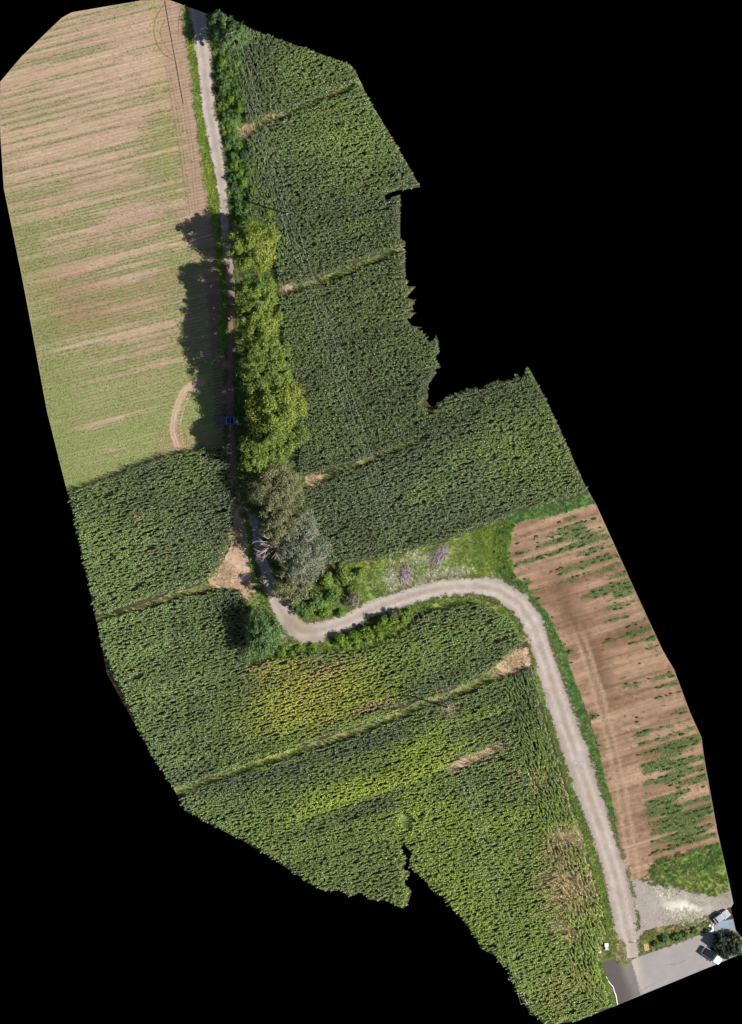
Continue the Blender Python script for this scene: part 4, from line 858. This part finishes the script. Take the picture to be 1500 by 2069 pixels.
V, F = [], []; tube(V, F, [(*P(a, b), .07) for a, b, c in spline([(333.5, 1.5, 0), (338, 30, 0), (348, 85, 0), (358, 140, 0), (366, 185, 0), (371, 210, 0)], 8)], [.05] * len(spline([(333.5, 1.5, 0), (338, 30, 0), (348, 85, 0), (358, 140, 0), (366, 185, 0), (371, 210, 0)], 8)), 6)
tag(mesh_obj('black_pipe', V, F, M['black'], None, True), 'thin black pipe lying along the tan field headland', 'pipe')

# ------------------------------------------------------------------ vehicles
def loft(V, F, st, cap=True):
    """closed rings of equal length joined in order"""
    n0 = len(V); m = len(st[0])
    for ring in st: V.extend(ring)
    for i in range(len(st) - 1):
        for k in range(m):
            a = n0 + i * m + k; b = n0 + i * m + (k + 1) % m; F.append((a, b, b + m, a + m))
    if cap: F.append(tuple(n0 + k for k in range(m))[::-1]); F.append(tuple(n0 + (len(st) - 1) * m + k for k in range(m)))
def ring(x, w, z0, z1, tuck=.9, r=.1):
    return [(x, -w * tuck, z0), (x, w * tuck, z0), (x, w, z0 + (z1 - z0) * .45), (x, w * .97, z1 - r), (x, w * .88, z1), (x, -w * .88, z1), (x, -w * .97, z1 - r), (x, -w, z0 + (z1 - z0) * .45)]
def wheel(root, x, y, R=.31, w=.2):
    s = 1 if y > 0 else -1; V, F = [], []
    tube(V, F, [(x, y - s * w / 2, R), (x, y - s * w * .4, R), (x, y + s * w * .4, R), (x, y + s * w / 2, R)], [R * .9, R, R, R * .9], 16)
    t = mesh_obj('wheel', V, F, M['black'], root, True)
    V, F = [], []; tube(V, F, [(x, y + s * (w / 2 - .02), R), (x, y + s * (w / 2 + .012), R)], [R * .6, R * .55], 12); mesh_obj('rim', V, F, M['rim'], t)
def quad(root, name, pts, mat, th=.012):
    n = (Vector(pts[1]) - Vector(pts[0])).cross(Vector(pts[3]) - Vector(pts[0])).normalized() * th
    V = [tuple(Vector(p) - n) for p in pts] + [tuple(Vector(p) + n) for p in pts]
    return mesh_obj(name, V, [(0, 1, 2, 3)[::-1], (4, 5, 6, 7), (0, 1, 5, 4), (1, 2, 6, 5), (2, 3, 7, 6), (3, 0, 4, 7)], mat, root)
def car(px, py, deg, paint, label, L=4.2, W=1.75, H=1.46, roof_dark=False):
    x, y = P(px, py); root = empty('parked_car', (x, y, .03), math.radians(deg)); h = L / 2; w = W / 2
    V, F = [], []
    loft(V, F, [ring(-h, w * .78, .35, .72), ring(-h + .12, w * .93, .22, .86), ring(-h + .5, w, .2, .92), ring(-.3, w, .2, .9), ring(h - 1.15, w, .2, .9), ring(h - .5, w * .97, .2, .82), ring(h - .12, w * .86, .24, .7), ring(h, w * .66, .36, .6)])
    mesh_obj('body', V, F, paint, root, False)
    g = [(-h + .32, .90, .84), (-h + .62, .80, H - .03), (.1, .76, H), (.55, .76, H - .06), (h - 1.25, .86, .90)]
    def rg(x, hw, z): return [(x, -w * .93, .86), (x, w * .93, .86), (x, w * hw, z), (x, -w * hw, z)]
    V, F = [], []; loft(V, F, [rg(*q) for q in g]); mesh_obj('cabin', V, F, M['glass'] if roof_dark else paint, root)
    def pt(i, s, f=1.0): xx, hw, z = g[i]; return (xx, s * w * hw * f, z)
    def lift(p, d): return tuple(Vector(p) + Vector(d))
    quad(root, 'windscreen', [lift(pt(4, -1, .9), (-.06, 0, .055)), lift(pt(4, 1, .9), (-.06, 0, .055)), lift(pt(3, 1, .92), (.05, 0, 0)), lift(pt(3, -1, .92), (.05, 0, 0))], M['glass'], .02)
    quad(root, 'rear_window', [lift(pt(0, 1, .85), (.05, 0, .10)), lift(pt(0, -1, .85), (.05, 0, .10)), lift(pt(1, -1, .9), (-.06, 0, -.06)), lift(pt(1, 1, .9), (-.06, 0, -.06))], M['glass'], .02)
    for s in (-1, 1):
        quad(root, 'side_window', [(-h + .75, s * w * .915, .93), (h - 1.5, s * w * .915, .93), (.45, s * w * .80, H - .13), (-h + .85, s * w * .80, H - .13)], M['glass'], .02)
        V, F = [], []; box(V, F, (h - 1.45, s * (w + .09), .95), (.14, .2, .13)); mesh_obj('mirror', V, F, paint, root)
        V, F = [], []; box(V, F, (h - .16, s * w * .66, .64), (.22, .3, .12)); mesh_obj('headlight', V, F, M['lamp_clear'], root)
        V, F = [], []; box(V, F, (-h + .06, s * w * .76, .78), (.12, .22, .2)); mesh_obj('tail_light', V, F, M['lamp_red'], root)
        for xx in (-h + .78, h - .82): wheel(root, xx, s * (w - .09))
    return tag(root, label, 'car')
car(1438, 1931, -34.5, M['car_white'], 'white car with a dark glass roof parked at the lower edge of the asphalt road', 4.4, roof_dark=True)
car(1459, 1853, 36, M['car_silver'], 'silver-white car parked beside the shade-tinted concrete yard', 3.5, 1.6, 1.42)
# the blue pickup
x, y = P(456, 849.5); root = empty('pickup_truck', (x, y, .03), 0)
V, F = [], []; loft(V, F, [ring(.05, .82, .4, 1.0), ring(.15, .86, .38, 1.05), ring(1.4, .86, .38, 1.05), ring(1.85, .8, .4, .9), ring(1.93, .7, .45, .8)]); mesh_obj('body', V, F, M['car_blue'], root)
V, F = [], []; loft(V, F, [[(a, -.8, 1.04), (a, .8, 1.04), (a, b, c), (a, -b, c)] for a, b, c in ((.12, .72, 1.66), (.22, .72, 1.74), (1.05, .70, 1.74), (1.55, .74, 1.06))]); mesh_obj('cab', V, F, M['car_blue'], root)
quad(root, 'windscreen', [(1.53, -.66, 1.12), (1.53, .66, 1.12), (1.10, .62, 1.72), (1.10, -.62, 1.72)], M['glass'], .02)
quad(root, 'rear_window', [(.115, .55, 1.2), (.115, -.55, 1.2), (.125, -.55, 1.58), (.125, .55, 1.58)], M['glass'], .015)
V, F = [], []; box(V, F, (.6, 0, 1.755), (.7, 1.1, .03)); mesh_obj('roof_panel', V, F, M['black'], root)
for s in (-1, 1):
    quad(root, 'side_window', [(.25, s * .795, 1.1), (1.35, s * .795, 1.1), (1.02, s * .725, 1.66), (.28, s * .725, 1.66)], M['glass'], .02)
    V, F = [], []; box(V, F, (1.3, s * .97, 1.15), (.1, .22, .2)); mesh_obj('mirror', V, F, M['black'], root)
    V, F = [], []; box(V, F, (1.88, s * .55, .72), (.1, .22, .16)); mesh_obj('headlight', V, F, M['lamp_clear'], root)
    V, F = [], []; box(V, F, (-.93, s * .84, .82), (1.86, .05, .3)); mesh_obj('bed_side', V, F, M['car_blue'], root)
    for xx in (-1.2, 1.25): wheel(root, xx, s * .72, .33, .2)
V, F = [], []; box(V, F, (-.93, 0, .64), (1.86, 1.63, .08)); box(V, F, (-.93, 0, .5), (1.7, .7, .2)); mesh_obj('bed_floor', V, F, M['bark'], root)
V, F = [], []; box(V, F, (-1.89, 0, .82), (.05, 1.73, .3)); mesh_obj('tailgate', V, F, M['steel'], root)
V, F = [], []; tube(V, F, [(-.06, -.8, .9), (-.06, -.8, 1.6), (-.06, .8, 1.6), (-.06, .8, .9)], [.03] * 4, 6); mesh_obj('rack', V, F, M['steel'], root)
tag(root, 'small dark blue pickup truck parked across the shaded track', 'truck')

# ------------------------------------------------------------------ small things in the south-east corner
x, y = P(1306.5, 1914); root = empty('pallet', (x, y, .05), math.radians(8))
for k in range(3):
    V, F = [], []; box(V, F, ((k - 1) * .42, 0, .05), (.1, 1.4, .1)); mesh_obj('bearer', V, F, M['pallet'], root)
for k in range(7):
    V, F = [], []; box(V, F, (0, -.63 + k * .21, .112), (.98, .13, .022)); mesh_obj('slat', V, F, M['pallet'], root)
tag(root, 'pale wooden pallet lying on the grass island edge', 'pallet')
x, y = P(1226, 1913); root = empty('utility_cabinet', (x, y, .03), math.radians(4)); V, F = [], []; box(V, F, (0, 0, .06), (.9, 1.5, .12)); mesh_obj('plinth', V, F, M['concrete'], root)
V, F = [], []; box(V, F, (0, .32, .62), (.62, .7, 1.0)); mesh_obj('housing', V, F, M['cabinet'], root)
V, F = [], []; box(V, F, (0, .32, 1.15), (.72, .8, .06)); mesh_obj('lid', V, F, M['cabinet'], root)
V, F = [], []; box(V, F, (0, -.38, .36), (.5, .5, .48)); mesh_obj('meter_box', V, F, M['concrete'], root)
tag(root, 'grey-white utility cabinet beside the end of the gravel track', 'cabinet')
x, y = P(1212, 1923); root = empty('white_box', (x, y, .03), math.radians(-15)); V, F = [], []; box(V, F, (0, 0, .4), (.62, .4, .8)); mesh_obj('housing', V, F, M['box'], root)
V, F = [], []; box(V, F, (0, 0, .83), (.68, .46, .06)); mesh_obj('lid', V, F, M['box'], root)
tag(root, 'white box standing in the grass left of the utility cabinet', 'box')
r = random.Random(3); x, y = P(1278, 1904); V, F = [], []; limb(V, F, r, (x - .8, y + .1, .09), (x + .9, y - .2, .09), .07, .03, .1, 6, 6); limb(V, F, r, (x - .1, y, .09), (x - .5, y + .3, .12), .04, .02, .1, 3, 5)
tag(mesh_obj('fallen_branch', V, F, M['black'], None, True), 'dark fallen branch across the narrow end of the gravel track', 'branch')
